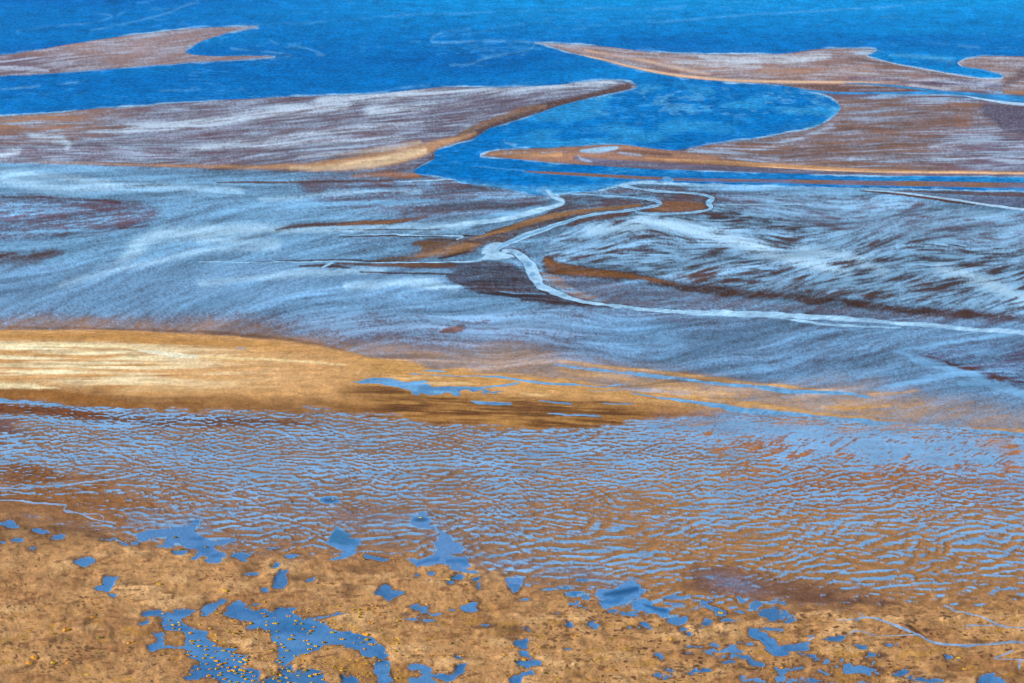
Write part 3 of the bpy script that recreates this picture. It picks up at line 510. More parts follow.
lay((ALL, ri*sstep(700, 780, U)*sstep(462, 476, V)*sstep(520, 500, V)), c=sand(158, 104, 64), F=.51, R=1.1, k=.7)
# film haze around the pool channels
for p in ([(300, 505, 2), (330, 515, 6), (380, 520, 6), (420, 516, 5)], [(425, 520, 4), (436, 535, 8), (445, 545, 8), (480, 560, 4), (540, 568, 4), (600, 580, 8), (640, 592, 6)], [(130, 520, 5), (200, 528, 8)]):
    lay(stroke(p, 9, 2), c=sand(136, 108, 98), F=.42, S=.4, k=.75)
lay(poly([(690, 565), (740, 570), (780, 580), (850, 590), (900, 606), (850, 612), (780, 604), (720, 598), (690, 590)], 10, 2), c=sand(126, 88, 66), F=.18, R=.6, k=.9)
lay(ell(735, 585, 28, 8, .8, .25), c=sand(126, 104, 112), F=.3, S=.5, R=.3, k=.8)
lay(ell(820, 598, 40, 6, .8, .15), c=sand(112, 76, 54), F=.05, k=.75)

# =============== salt marsh ground (foreground)
mar_y = np.interp(U, [-1400, 0, 60, 130, 200, 240, 300, 330, 400, 470, 540, 600, 680, 720, 800, 900, 1024, 1400], [505, 515, 530, 546, 556, 560, 556, 560, 558, 570, 596, 606, 624, 618, 616, 608, 606, 600]).astype(F32)
ma = sstep(-11, 9, V-mar_y+N3*3+N4*1.2)
lay((ALL, ma), c=sand(194, 142, 88), F=-.1, A=0, S=.1, R=.12, h=.5)
REG[:] = np.where((ma > .5), R_MARSH, REG)
mg = sstep(-12, 6, V-mar_y+N3*2)
lay((ALL, mg*(1-ma)), c=sand(152, 106, 70), k=.6)
lay((ALL, ma*sstep(.0, 1.8, N2+.3*N3)), c=sand(222, 172, 114), k=.7)
lay((ALL, ma*sstep(.1, 1.6, -N1+.6*N3)), c=sand(158, 108, 64), k=.75)
dk3 = sstep(1.3, 2.1, nz(2.0, .8, 38)+.5*nz(22, 8, 39)); lay((ALL, ma*dk3), c=sand(96, 62, 34), k=.75)
lay((ALL, ma*sstep(560, 530, V)*sstep(140, 40, U)), c=sand(128, 88, 56), k=.8)
dk = sstep(.9, 1.9, nz(7, 1.6, 31, -.12)+.35*N3)
lay((ALL, ma*dk), c=sand(136, 90, 54), k=.7)
dk2 = sstep(1.15, 1.9, nz(3.2, 1.2, 32)+.3*nz(30, 12, 33))*sstep(480, 620, U)
lay((ALL, ma*dk2), c=sand(92, 56, 40), k=.85)
yl = sstep(.7, 1.9, nz(9, 3, 34)+.5*nz(50, 18, 35))*sstep(590, 630, V)
lay((ALL, ma*yl), c=sand(186, 134, 56), k=.5)
H += ma*(N3*.10+N2*.14+nz(3, 1.6, 36)*.05)
# dark scour hollows / dark patches
for e in ((88, 624, 7, 3, -.7), (62, 640, 10, 4, -.5), (30, 668, 16, 3.5, -.7), (300, 578, 16, 4, 0), (358, 573, 14, 5, 0), (125, 588, 8, 3, 0), (514, 634, 12, 5, 0), (570, 637, 7, 5, 0), (661, 659, 5, 3, 0), (662, 669, 10, 3, 0), (672, 643, 4, 3, 0), (476, 598, 5, 6, -.4), (490, 630, 6, 2, 0), (462, 657, 6, 3, 0), (742, 672, 6, 2, 0), (815, 614, 12, 1.6, .05), (822, 624, 10, 1.2, 0), (915, 629, 8, 2.6, .5), (970, 598, 7, 1.4, 0), (880, 646, 9, 1.6, .1), (345, 592, 12, 4, 0), (206, 605, 12, 3, -.2), (60, 530, 22, 3, .1), (96, 536, 16, 3, .1), (1016, 596, 10, 1.4, 0), (946, 676, 6, 3, 0), (1010, 672, 10, 5, 0), (150, 609, 5, 1.6, .2), (250, 570, 12, 4, -.1), (985, 641, 22, 1.2, 0)):
    lay(ell(e[0], e[1], e[2], e[3], .6, e[4], 1.8), c=sand(108, 74, 48), F=0, k=.65)

# traced pools
PB = wat(82, 136, 186); PD = wat(30, 92, 140); RIM = sand(112, 76, 52)  # pool blues hold the reflected sky as base colour
def pool(pts=None, e=None, cf=PB, rim=True, wob=.8):
    if pts is not None:
        b, d = sdf(pts, 8, wob, 2)
    else:
        cx, cy, rx, ry = e; b = bbox(cx-rx-9, cx+rx+9, cy-ry-9, cy+ry+9)
        x = U[b]-cx+warpx[b]*wob; y = V[b]-cy+warpy[b]*wob
        r = np.sqrt((x/rx)**2+(y/ry)**2)+1e-3; d = (1-r)*np.minimum(rx, ry)*np.clip(r, .6, 1)
    if rim: lay((b, sstep(-3.2, .2, d+.6*N4[b])), c=RIM, k=.75)
    H[b] = H[b]+(.35-H[b])*sstep(-2.5, .5, d)
    cf = np.asarray(cf)*rnd.uniform(.85, 1.12)
    d = d+.5*N4[b]+.45*N3[b]
    lay((b, sstep(-.6, .6, d)), c=cf, cf=cf, F=1.3, A=0, R=0, dp=.4, h=.3, reg=R_POOL)
s6 = 6.02
pool(Z(130, 580, s6, [(70, 205), (90, 190), (185, 192), (210, 210), (255, 205), (290, 185), (395, 185), (350, 215), (300, 235), (290, 245), (380, 290), (385, 310), (440, 320), (490, 385), (540, 405), (620, 410), (635, 430), (610, 450), (700, 460), (715, 500), (700, 525), (660, 530), (690, 560), (760, 560), (770, 600), (740, 680), (560, 680), (540, 600), (440, 600), (360, 608), (325, 592), (360, 570), (380, 535), (420, 525), (395, 490), (360, 470), (330, 425), (325, 370), (345, 350), (330, 325), (290, 315), (210, 310), (185, 270), (170, 230), (150, 218), (75, 222)]))
pool(Z(130, 580, s6, [(150, 325), (210, 320), (205, 345), (195, 360), (215, 365), (205, 400), (325, 403), (325, 414), (205, 414), (165, 430), (125, 425), (120, 405), (160, 395), (165, 360), (150, 345)]), wob=.4)
pool(Z(130, 580, s6, [(45, 268), (70, 260), (112, 246), (112, 264), (75, 277)]), wob=.4)
pool(Z(130, 580, s6, [(430, 215), (450, 190), (430, 180), (455, 150), (520, 145), (545, 122), (590, 122), (595, 140), (550, 165), (520, 185), (480, 215), (435, 225)]))
pool([(226, 613), (231, 611.5), (233, 606.5), (239, 603), (244.6, 606), (245, 610), (258, 605.5), (259.6, 606.5), (250, 609), (252, 611), (263, 611), (274.5, 614), (279.5, 609), (294, 607.4), (295, 610.5), (292.5, 613), (305, 620), (340, 614.5), (338, 616), (323, 620), (315, 621.5), (325.6, 624), (338, 631.5), (351, 631.5), (355, 637), (374.6, 638), (374.6, 644), (384, 647), (385.4, 654.7), (389, 657), (383, 660), (363, 657), (361, 651.5), (350, 648), (323, 647), (316.5, 651.5), (296.5, 655), (290, 663), (283, 666.5), (275, 662), (278, 658), (276.6, 650), (281.6, 646.5), (270, 643), (272, 640), (270, 633), (262, 631.5), (247, 630), (250, 626), (256, 624), (245, 622), (230, 617.5)])
lay(ell(298, 626, 16, 5, .7, .1), c=wat(50, 120, 170), cf=wat(50, 120, 170), k=.8)
pool([(263, 681), (271.6, 678), (283, 676), (283, 670.5), (290, 668), (294, 670), (293, 674), (306.5, 671.4), (318, 673), (324, 678), (323, 696), (262, 696)])
pool([(376, 663), (384.6, 660.6), (388, 663), (391, 673), (386, 675.5), (388.7, 678), (386, 694), (377, 694), (378, 678), (380, 675.5), (374, 672), (374.6, 666.4)])
pool([(343, 679), (350, 677), (357, 677), (358, 694), (343, 694)])
pool([(378, 590), (382, 586), (389.6, 586), (391, 591), (398, 595), (398, 600), (393, 602.4), (387, 601.6), (384.6, 597.4), (378.3, 596.6)])
pool([(411, 609), (418, 604), (420, 607.4), (428.6, 606.6), (428.6, 612.4), (424.5, 615.7), (416, 611.6)])
pool([(460, 609), (464, 605), (471.4, 603), (476.4, 604), (474.8, 607.4), (476.4, 610), (470.6, 615), (463, 611.6)])
pool([(514.6, 644), (518, 640.6), (527, 641.5), (529.6, 645), (528, 649), (518.8, 648)])
pool([(520.4, 663), (528, 661.4), (530.4, 659), (533, 661.4), (538, 664), (538.7, 667), (531, 666.4), (528, 669.7), (521, 667)])
pool([(508, 679.7), (514.6, 676.3), (526, 673), (535.4, 674), (519.6, 679), (519.6, 690), (508, 690)])
pool([(410, 667), (421.6, 665.5), (428, 670.5), (433, 675.5), (441.5, 676.3), (453, 674.7), (456.5, 668), (464.8, 666.4), (465.6, 673), (456.5, 678), (450, 683), (440, 681), (428, 676.3), (420, 673), (413, 671.4)], wob=.4)
pool([(412.5, 678), (433, 679), (433, 694), (413, 694)])
for e in ((461, 660, 3, 1.5), (523, 652.5, 3, 1.3), (527, 655.5, 3, 1.2), (523, 601, 4.5, 2), (453, 583.3, 5, 1.2), (477.6, 583, 4, 1), (482, 588.5, 2.5, .9), (453, 613.5, 2, .9), (429.5, 622, 5, 1.2), (431, 616.5, 4, .8), (417, 620.5, 3.5, .9), (486, 627.5, 5.5, .7), (407.5, 615.5, 2.5, 1), (423, 582, 1, 1), (557, 614, 2.6, 1), (550, 591.5, 1.5, .8), (513, 639, 3, .8), (523, 631.5, 3, .7), (567.5, 628, 2, .8), (563, 651, 1.6, .9), (661, 656.5, 2, 1.2), (687, 656.5, 2.5, 1), (693, 674, 4.5, .9), (706, 671.5, 2.5, 1), (667, 671.5, 2.5, 1), (656, 677, 3.5, 1.2), (664.5, 679.5, 4, 1.8), (692, 647, 3.5, 1.3), (636, 629.5, 3, 1), (580, 608, 3.5, 1.2), (708, 653, 5, 3)):
    pool(e=e, wob=1.3)
for e in ((633, 614.5, 7, 2.5), (647, 628.7, 5, 2.5), (572.5, 594, 9, 3.6), (563, 588, 7, 2.6), (585, 597.5, 6, 2.4), (571.6, 602.4, 5, 2.6), (614, 612.4, 6, 2.6), (598, 626.5, 3.5, 1.8), (584, 584, 8, 2.2), (675.4, 581.6, 4.5, 1.6), (676, 599, 11, 1.9), (696, 600, 7, .9), (672, 605, 4, 1.6), (682, 605.2, 4, 1.1), (683.8, 630.7, 5.5, 3.3), (690.4, 636.5, 3, 1.2), (730.7, 622.4, 10, 2.6), (705, 626.5, 4.5, 2.6), (737, 613.7, 4.5, 1.8), (758, 606.6, 8, 4.5), (771.4, 615.7, 14, 3), (776.4, 605.7, 4.5, 1.6), (791, 618, 4, 1.3), (773, 630, 6.5, 1.8), (724, 634.5, 3.3, 1.5), (713, 642.3, 4.3, 1.3), (722.4, 648.4, 8.5, 1.3), (733, 659, 11, 1.9), (728, 665.5, 4, 1.6), (744, 645.6, 4, 1.3), (736.5, 652, 3, .9), (819.6, 660, 5.5, 2.3), (799.7, 656.4, 3.6, 1.7), (812, 656, 4, 1), (844.5, 661, 3.3, 1.4), (833.7, 667.5, 3, 1.2), (823.8, 675.5, 5, 1.5), (862, 647, 4.3, 2.2), (805.5, 635, 2.5, 1), (796.3, 648, 11, 4.2), (835.4, 640.6, 8, 2.6), (870, 656, 6.5, 2.2), (884.7, 656.4, 3.4, 1.5), (868, 663, 5, 1.9), (881.4, 667, 3, 1), (866.5, 670.8, 12, 1.7), (944.5, 659, 4.6, 2.6), (959, 661.4, 2, 1.3), (915.5, 681.5, 7, 1.4), (940.4, 680.5, 7, 1.8), (787, 682, 6, 2), (812, 683, 14, 1.5), (760, 682, 5, 1.3), (868, 683, 6, 1), (748, 681, 4, 1), (703, 586, 3.5, 1.2), (716, 592, 3.5, 1.3), (716, 599.5, 3, 1.1), (742, 600, 3, 1.2), (712, 581, 4, 1.2), (722, 677, 3, 1), (886, 645.5, 3, 1)):
    pool(e=e, cf=wat(90, 142, 190), rim=(e[1] > 612), wob=1.5)
for pts in ([(844.5, 664.7), (849.5, 664.7), (856, 669.7), (879, 669), (877, 672), (846, 674)], [(773, 669), (780, 670.5), (788, 669.7), (803, 668), (799.7, 671.4), (788, 672), (783, 677), (777, 674.7)], [(895, 674.7), (907, 670), (911, 672), (907, 676.3), (898, 677.7)], [(979.4, 678), (983.6, 675), (992.7, 673.9), (993.5, 677), (1003.5, 679.7), (1005, 692), (980, 692)], [(749, 658), (756, 662), (764, 664), (763, 669), (754, 667), (748, 663)], [(702, 603), (712, 602.4), (707, 606.5), (716, 609), (726, 613), (724, 617), (715, 617), (712, 611), (703, 608)]):
    pool(pts, cf=wat(88, 140, 190), wob=.4)
pool([(750, 631), (758, 629.5), (764, 633), (770, 637), (776, 641), (778, 648), (788, 652), (788, 656), (776, 657), (768, 652), (762, 644), (757, 640), (750, 637)], cf=wat(80, 142, 196), wob=.4)
lay(stroke([(764, 640, 1), (768, 646, 1.4), (774, 650, 1)], 2), c=wat(48, 104, 150), cf=wat(48, 104, 150), k=.8)
lay((ALL, (REG == R_POOL)*sstep(-.3, 1.6, N2+.5*N3)), c=wat(52, 108, 160), cf=wat(52, 108, 160), k=.55)
lay((ALL, (REG == R_POOL)*sstep(.2, 1.8, -N2+.6*N3)), c=wat(104, 158, 206), cf=wat(104, 158, 206), k=.45)
# the larger pools along the marsh edge
pool([(598, 605), (603, 600), (595, 596), (600, 591), (615, 590), (626, 582), (634, 582), (643, 588), (650, 592), (640, 598), (628, 602), (616.5, 606.6), (603, 607.4)], cf=wat(100, 160, 214), rim=False)
pool([(636, 600), (649.7, 601.6), (653, 606.6), (668, 610.7), (671, 614), (668, 617.4), (659.7, 615.7), (639.7, 610.7), (628, 606.6)], cf=wat(88, 150, 205), rim=False)
pool([(669, 621.5), (673, 617.4), (688, 619), (686, 625), (674.6, 625.7)], wob=.5)
lay(stroke([(604, 596, 1), (616, 595, 2.5), (628, 592, 3.5), (636, 590, 2.5)], 2.5), c=PD, cf=PD, k=.95)
lay(stroke([(600, 602, 1), (612, 602, 2), (622, 598, 1.5)], 2), c=wat(44, 118, 178), cf=wat(44, 118, 178), k=.8)
lay(stroke([(644, 605, .8), (656, 610, 1.8), (667, 612, 1.4)], 1.6), c=wat(42, 100, 150), cf=wat(42, 100, 150), k=.9)
lay(ell(573, 594, 6, 2, .6), c=wat(50, 128, 188), cf=wat(50, 128, 188), k=.8)
pool(e=(513, 589.5, 6, 5), cf=wat(86, 142, 196)); pool(e=(515, 581.5, 6, 3.4), cf=wat(104, 152, 204), rim=False)
z3 = lambda p: Z(130, 500, s6, p)
pool(z3([(40, 235), (60, 205), (140, 195), (200, 180), (300, 165), (370, 155), (420, 125), (450, 130), (420, 150), (400, 180), (420, 215), (450, 240), (520, 262), (640, 238), (660, 240), (640, 262), (540, 285), (500, 290), (540, 315), (580, 345), (570, 375), (480, 385), (460, 365), (470, 345), (420, 340), (410, 365), (375, 360), (380, 330), (400, 310), (340, 300), (310, 268), (270, 275), (260, 295), (160, 290), (210, 270), (230, 240), (150, 240), (80, 248)]), cf=wat(96, 148, 200), rim=False)
for p in ([(262, 325), (280, 310), (350, 303), (320, 327)], [(600, 345), (650, 325), (730, 335), (690, 350), (690, 375), (660, 370), (640, 358)], [(860, 530), (865, 495), (900, 450), (930, 435), (960, 435), (945, 470), (950, 490), (930, 540), (890, 535)], [(845, 410), (870, 392), (898, 392), (880, 412)], [(680, 455), (740, 446), (780, 455), (730, 464)], [(940, 345), (985, 334), (1030, 340), (990, 357)], [(830, 305), (870, 290), (900, 290), (880, 302)], [(785, 545), (820, 543), (820, 557), (790, 557)], [(0, 262), (60, 256), (70, 270), (40, 282), (0, 275)]):
    pool(z3(p), wob=.4)
for x, y, rx, ry in ((197, 540.5, 7, 2.4), (203, 550, 9, 3), (216, 556.5, 6, 2), (195, 524, 5, 1.4)): lay(ell(x, y, rx, ry, .6), c=wat(58, 118, 168), cf=wat(58, 118, 168), k=.75)
z4 = lambda p: Z(300, 470, 5.12, p)
pool(z4([(125, 370), (150, 355), (165, 310), (200, 300), (245, 330), (250, 355), (310, 360), (285, 400), (280, 430), (230, 455), (150, 465), (200, 440), (215, 415), (150, 390)]), cf=wat(90, 146, 196), rim=False, wob=.5)
lay(poly(z4([(155, 360), (170, 312), (200, 305), (240, 332), (245, 355), (275, 370), (240, 385), (190, 378)]), 2), c=wat(56, 120, 162), cf=wat(56, 120, 162), k=.85)
pool(z4([(540, 462), (600, 465), (680, 430), (705, 405), (675, 380), (715, 340), (680, 310), (600, 300), (575, 260), (600, 245), (600, 215), (640, 215), (645, 245), (665, 270), (690, 300), (760, 335), (790, 380), (850, 410), (770, 440), (850, 455), (875, 490), (830, 508), (900, 520), (900, 535), (780, 515), (740, 490), (660, 490), (620, 502), (590, 490)]), cf=wat(104, 152, 202), rim=False, wob=.6)
for p, r in (([(610, 485), (650, 465), (700, 455)], 9), ([(750, 470), (810, 475), (850, 480)], 10)): lay(stroke([(x, y, r/5.12) for x, y in z4(p)], 1.8), c=wat(52, 120, 180), cf=wat(52, 120, 180), k=.8)
for cx, cy in z4([(155, 158), (617, 258)]):
    pool(e=(cx, cy, 9, 3.6), cf=wat(100, 158, 212), rim=False, wob=.4); lay(ell(cx, cy+.4, 6.5, 2.2, .6, 0, .3), c=wat(50, 92, 130), cf=wat(50, 92, 130), k=.9)
for p in ([(800, 540), (830, 540), (830, 565), (790, 572), (778, 556)], [(410, 595), (455, 590), (460, 614), (400, 614)], [(22, 568), (60, 560), (60, 572), (30, 580)], [(330, 440), (400, 445), (450, 466), (400, 472), (350, 458)], [(582, 540), (600, 530), (608, 540), (590, 548)], [(660, 528), (690, 524), (690, 534), (665, 540)]):
    pool(z4(p), wob=.4)
za = lambda p: Z(0, 500, 2.994, p)
for p in ([(220, 185), (240, 177), (280, 178), (285, 190), (255, 203), (230, 197)], [(288, 268), (305, 250), (320, 235), (355, 232), (340, 250), (330, 278), (310, 275)], [(150, 115), (165, 107), (197, 110), (190, 120), (165, 122)], [(-60, 66), (0, 68), (40, 70), (60, 84), (30, 86), (0, 76), (-60, 74)], [(100, 88), (130, 92), (142, 102), (110, 102)], [(40, 120), (70, 122), (60, 128), (36, 126)], [(80, 148), (110, 143), (105, 152)], [(300, 118), (350, 117), (340, 123), (305, 124)], [(355, 132), (372, 132), (385, 141), (365, 139)], [(330, 287), (348, 289), (342, 295)], [(0, 126), (15, 126), (12, 132), (0, 132)]):
    pool(za(p), wob=.4)
# thin rills in the foreground
GR = wat(150, 176, 206)
def rill(p, r, **k): stream([(a, b, r) for a, b in p], cf=GR, soft=.55, h=None, wob=.35, **k)
rill([(-200, 492), (0, 489.5), (30, 488), (60, 486), (100, 482), (130, 477), (145, 474.5)], .75)
rill([(-200, 499), (0, 501.5), (30, 503), (64, 506.3), (68, 508), (67, 512), (80, 514), (90, 519), (100, 522.5), (112, 524)], .7)
rill([(80, 514), (95, 515), (102, 518), (103, 521)], .45)
rill([(857, 622), (859, 620), (864, 619), (877, 620.4), (890.5, 625.7), (909, 632.3), (920.4, 638), (930.4, 642.8), (947, 646.4), (970, 647), (995, 644.8), (1024, 643), (1200, 640)], 1.05)
rill([(864, 619), (861, 616), (858, 614)], .4); rill([(835, 622), (850, 622.4), (857, 621)], .4)
rill([(850, 636), (855, 633.5), (866, 634), (870, 636.6), (887, 636.3), (915.5, 636.8)], .6)
rill([(944.5, 608), (958.7, 613), (975.3, 616.5), (987, 620.7), (1007, 627.3), (1024, 629.5), (1200, 640)], .65)
rill([(968.6, 628.5), (970, 626), (997, 625.7), (1005, 627)], .5)
rill([(995, 659), (1003, 655.5), (1012, 651.8)], .7); rill([(997, 660.5), (1020, 661.5), (1024, 664)], .45); rill([(1018, 662), (1020, 670)], .9)
rill([(808, 642), (812, 639.5)], .8)
lay(stroke([(906, 627, .5), (914, 629.5, 2), (920, 636, 1.2), (926, 640, .5)], 1.2), c=sand(96, 60, 36), F=0, k=.85)
lay(stroke([(958, 642.5, 1), (975, 644, 1.8), (990, 643.8, .8)], 1), c=sand(110, 80, 50), F=0, k=.7)
lay(stroke([(-100, 499.3, 1), (0, 499.4, 1), (60, 504.3, .8)], .8), c=sand(96, 62, 36), F=0, k=.7)

# =============== the sea: slight tonal drift and foam lines
seam = (REG == R_SEA)
sm = np.where(seam, DEEP, 0)
lay((ALL, sm*sstep(.0, 1.6, nz(160, 14, 41)+.4*sstep(300, 800, U))*sstep(100, 40, V)), c=wat(6, 158, 226), k=.7)
lay((ALL, sm*sstep(.2, 1.8, nz(110, 10, 42))*sstep(90, 70, V)), c=wat(0, 100, 176), k=.5)
lay((ALL, sm*sstep(12, -4, V)*sstep(560, 300, U)), c=wat(0, 104, 190), k=.6)
lay((ALL, sm*sstep(38, 46, V)*sstep(120, 70, V)*sstep(640, 0, U)), c=wat(0, 104, 180), k=.5)
lay((ALL, sm*sstep(48, -5, V)*sstep(100, 600, U)), c=wat(14, 164, 234), k=.75)
lay((ALL, sm*sstep(480, 560, U)*sstep(75, 90, V)*sstep(-.2, 1.6, nz(26, 6, 43)+.3*N3)), c=wat(48, 156, 214), k=.75)
lay((ALL, sm*sstep(560, 620, U)*sstep(140, 100, V)*sstep(84, 92, V)*sstep(.6, 1.8, nz(5, 1.6, 46)+.7*nz(30, 8, 47))), c=wat(110, 190, 230), k=.4)
lay(stroke([(600, 171, 1), (700, 174.5, 1.5), (860, 178, 1.5), (1024, 181, 1.5), (1300, 188, 2)], 1.6, .3), c=wat(40, 140, 204), k=.6)
b, a = poly([(440, 178), (500, 184), (560, 186), (600, 184), (640, 179), (620, 186), (585, 193), (545, 197), (500, 190)], 3, 1); lay((b, a*sm[b]), c=wat(80, 165, 215), k=.65)
lay((ALL, sm*sstep(1.5, 2.8, nz(7, 1.0, 44)+.7*nz(60, 12, 45))), c=wat(70, 160, 220), k=.35)
z1 = lambda p: Z(0, 0, 2.994, p); z2 = lambda p: Z(340, 0, 2.994, p); z5 = lambda p: Z(682, 0, 2.994, p)
for p, r, k in ((z1([(50, 95), (140, 80), (260, 70), (320, 58), (332, 46), (275, 40)]), .5, .5), (z1([(275, 92), (400, 65), (500, 40), (560, 15), (590, 8)]), .5, .6), (z1([(0, 265), (60, 262), (120, 257)]), .7, .6), (z1([(170, 252), (255, 245)]), .7, .6), (z1([(480, 272), (600, 268)]), .7, .4), (z1([(350, 45), (375, 35)]), .5, .4),
               ([(240, 24), (300, 23.5), (342, 20), (407, 15), (474, 12.7), (540, 10.7), (607, 8.3), (682, 8.5)], .55, .4), (z5([(-100, 66), (0, 60), (200, 45), (400, 33), (620, 20), (700, 8), (790, -4)]), .6, .5), (z1([(690, 145), (800, 155), (872, 165), (840, 174), (780, 182)]), .5, .7), (z1([(865, 135), (920, 145), (972, 163), (950, 166)]), .5, .6), (z1([(808, 120), (830, 132)]), .5, .5),
               (z2([(390, 85), (320, 95), (280, 108), (275, 122), (300, 130), (450, 122), (540, 126), (580, 132), (560, 150), (480, 165), (420, 180), (380, 195), (330, 195)]), .9, .55), (z2([(300, 110), (400, 100), (500, 78), (590, 68)]), .6, .3), (z2([(740, 72), (780, 75)]), .5, .3), (z2([(490, 420), (500, 428), (522, 430), (515, 438)]), .9, .8), (z2([(270, 255), (200, 262), (120, 275), (0, 285)]), 1, .5), (z2([(780, 235), (850, 243)]), .8, .6), (z5([(830, 135), (890, 142)]), .6, .5), (z5([(720, 125), (800, 132)]), .4, .4), (z5([(230, 255), (280, 262)]), .6, .5), (z5([(370, 280), (430, 283)]), .5, .5)):
    b, a = stroke([(x, y, r*1.3) for x, y in p], 1.5, 1.6); k *= .8
    lay((b, a*sm[b]*np.clip(.8+N3[b]*.4, .2, 1.1)), c=wat(110, 185, 230), k=k)

# ------------------------------------------------------------------ flow-aligned streaks (line integral convolution)
guides = [(100, 125, -4), (300, 120, -6), (500, 100, -8), (350, 150, -6), (120, 155, 3), (100, 50, -6), (230, 40, -8), (600, 60, 6), (760, 65, 2), (950, 85, 3), (800, 130, -3), (950, 130, -3), (700, 155, 2), (60, 190, 2), (250, 190, -2), (400, 195, 1), (500, 205, -8), (60, 215, -4), (250, 215, -10), (380, 215, -8), (200, 240, -14), (330, 250, -12), (60, 300, -22), (150, 300, -26), (250, 300, -24), (380, 300, -10), (480, 310, 2), (50, 325, -10), (300, 330, -12), (600, 235, -22), (680, 228, 14), (620, 255, -6), (700, 265, -18), (760, 240, 16), (800, 275, -16), (820, 215, 3), (860, 255, -22), (950, 280, -20), (960, 230, -8), (1000, 300, -18), (600, 330, 4), (700, 345, -6), (800, 345, -18), (900, 345, -14), (980, 360, -10), (940, 400, -12), (1000, 415, -18), (860, 400, -5), (700, 395, 6), (800, 430, -12), (900, 440, -25), (1000, 450, -12), (450, 380, 3), (100, 365, 1), (300, 480, -6)]
cs = np.zeros(U.shape, F32); sn = np.zeros(U.shape, F32); ws = np.zeros(U.shape, F32)
for gx, gy, ga in guides:
    wgt = 1/((((U-gx)/1.8)**2+(V-gy)**2)+120)**1.5
    cs += wgt*math.cos(math.radians(ga)); sn += wgt*math.sin(math.radians(ga))
nn = np.sqrt(cs*cs+sn*sn); cs /= nn; sn /= nn
wob_ = nz(35, 12, 51)*.10*np.clip((V-120)/120, .25, 1); cs, sn = cs-sn*wob_, sn+cs*wob_
def lic(tex, L, st=1.0):
    ii, jj = np.meshgrid(np.arange(NU, dtype=F32), np.arange(NV, dtype=F32))
    acc = tex.copy(); tot = 1.0
    for sg in (1, -1):
        x = ii.copy(); y = jj.copy()
        for k in range(1, L):
            xi = np.clip(x.astype(np.int32), 0, NU-1); yi = np.clip(y.astype(np.int32), 0, NV-1)
            x = x+sg*cs[yi, xi]*st; y = y+sg*sn[yi, xi]*st
            x0 = np.clip(np.floor(x), 0, NU-2).astype(np.int32); y0 = np.clip(np.floor(y), 0, NV-2).astype(np.int32)
            fx = np.clip(x-x0, 0, 1); fy = np.clip(y-y0, 0, 1); wk = .5+.5*math.cos(math.pi*k/L)
            acc += wk*((tex[y0, x0]*(1-fx)+tex[y0, x0+1]*fx)*(1-fy)+(tex[y0+1, x0]*(1-fx)+tex[y0+1, x0+1]*fx)*fy); tot += wk
    acc -= acc.mean(); return acc/acc.std()
L1 = lic(nz(.55, .42, 61), 7); L2 = lic(nz(1.5, .7, 62), 13, 1.2); L3 = lic(nz(10, 3.5, 63), 12, 2.6)
L4 = lic(nz(22, 2.6, 66), 26, 4.0); L5 = lic(nz(5, 1.1, 67), 24, 2.0)
farw = sstep(185, 160, V)
Lf = lic(nz(2.2, .5, 69), 20, 1.6); L6 = lic(nz(2.4, 1.0, 68), 12, 1.4); brm = np.zeros(U.shape, F32); brm[br[0]] = br[1]
s_mid = .26*L1+.34*L2+.42*L3+.3*L5+.42*nz(.45, .4, 64); s_mid /= s_mid.std()
s_far = .8*Lf+.35*L3+.3*L2; s_far /= s_far.std()
s_br = .8*L6+.42*L3+.12*L1+.2*nz(.45, .4, 65); s_br /= s_br.std()
streak = s_mid*(1-farw)*(1-brm)+s_far*farw+s_br*brm*(1-farw)
streak /= streak.std()
# fine dashes for the far speckled banks
# ripple pools: crests run roughly left-right, ~6.3 m apart, in ground metres
rw = sstep(470, 560, V)
XR, YR = XW, YW
YW = YW+6*np.sin(XW/70+1.3)+XW*.02+nz(90, 30, 78)*1.2+nz(16, 6, 79)*.2; XW = (XW+nz(60, 20, 77)*3)*1.12; YW = YW*1.08
rA = nw(1.9, 0, .45, 71, math.radians(5), lam=4.0, band=.55)*(1-rw)+nw(2.4, 0, .45, 76, math.radians(8), lam=5.0, band=.55)*rw
rB = nw(1.5, 0, .45, 72, math.radians(-8), lam=3.2, band=.6)
rC = nw(1.9, 1.3, .45, 73); rD = nw(40, 22, .6, 74); rE = nw(14, 9, .6, 75)
ripple = rA*.9+rB*.35+rC*.18+rE*.22+rD*.06
ripple /= ripple.std(); XW, YW = XR, YR
grain = nz(.42, .42, 81)

for _ in range(5):
    H[1:-1] = (H[:-2]+2*H[1:-1]+H[2:])/4; H[:, 1:-1] = (H[:, :-2]+2*H[:, 1:-1]+H[:, 2:])/4
film = sstep(.5-Sm, .5+Sm, Fm+Am*.52*streak+Rp*(.22*ripple)+.07*grain)
film = np.clip(film, 0, 1)
isl = (DEEP > .5)
film = film*(1-sstep(.2, .8, np.where(REG == R_SEA, DEEP, 0)))
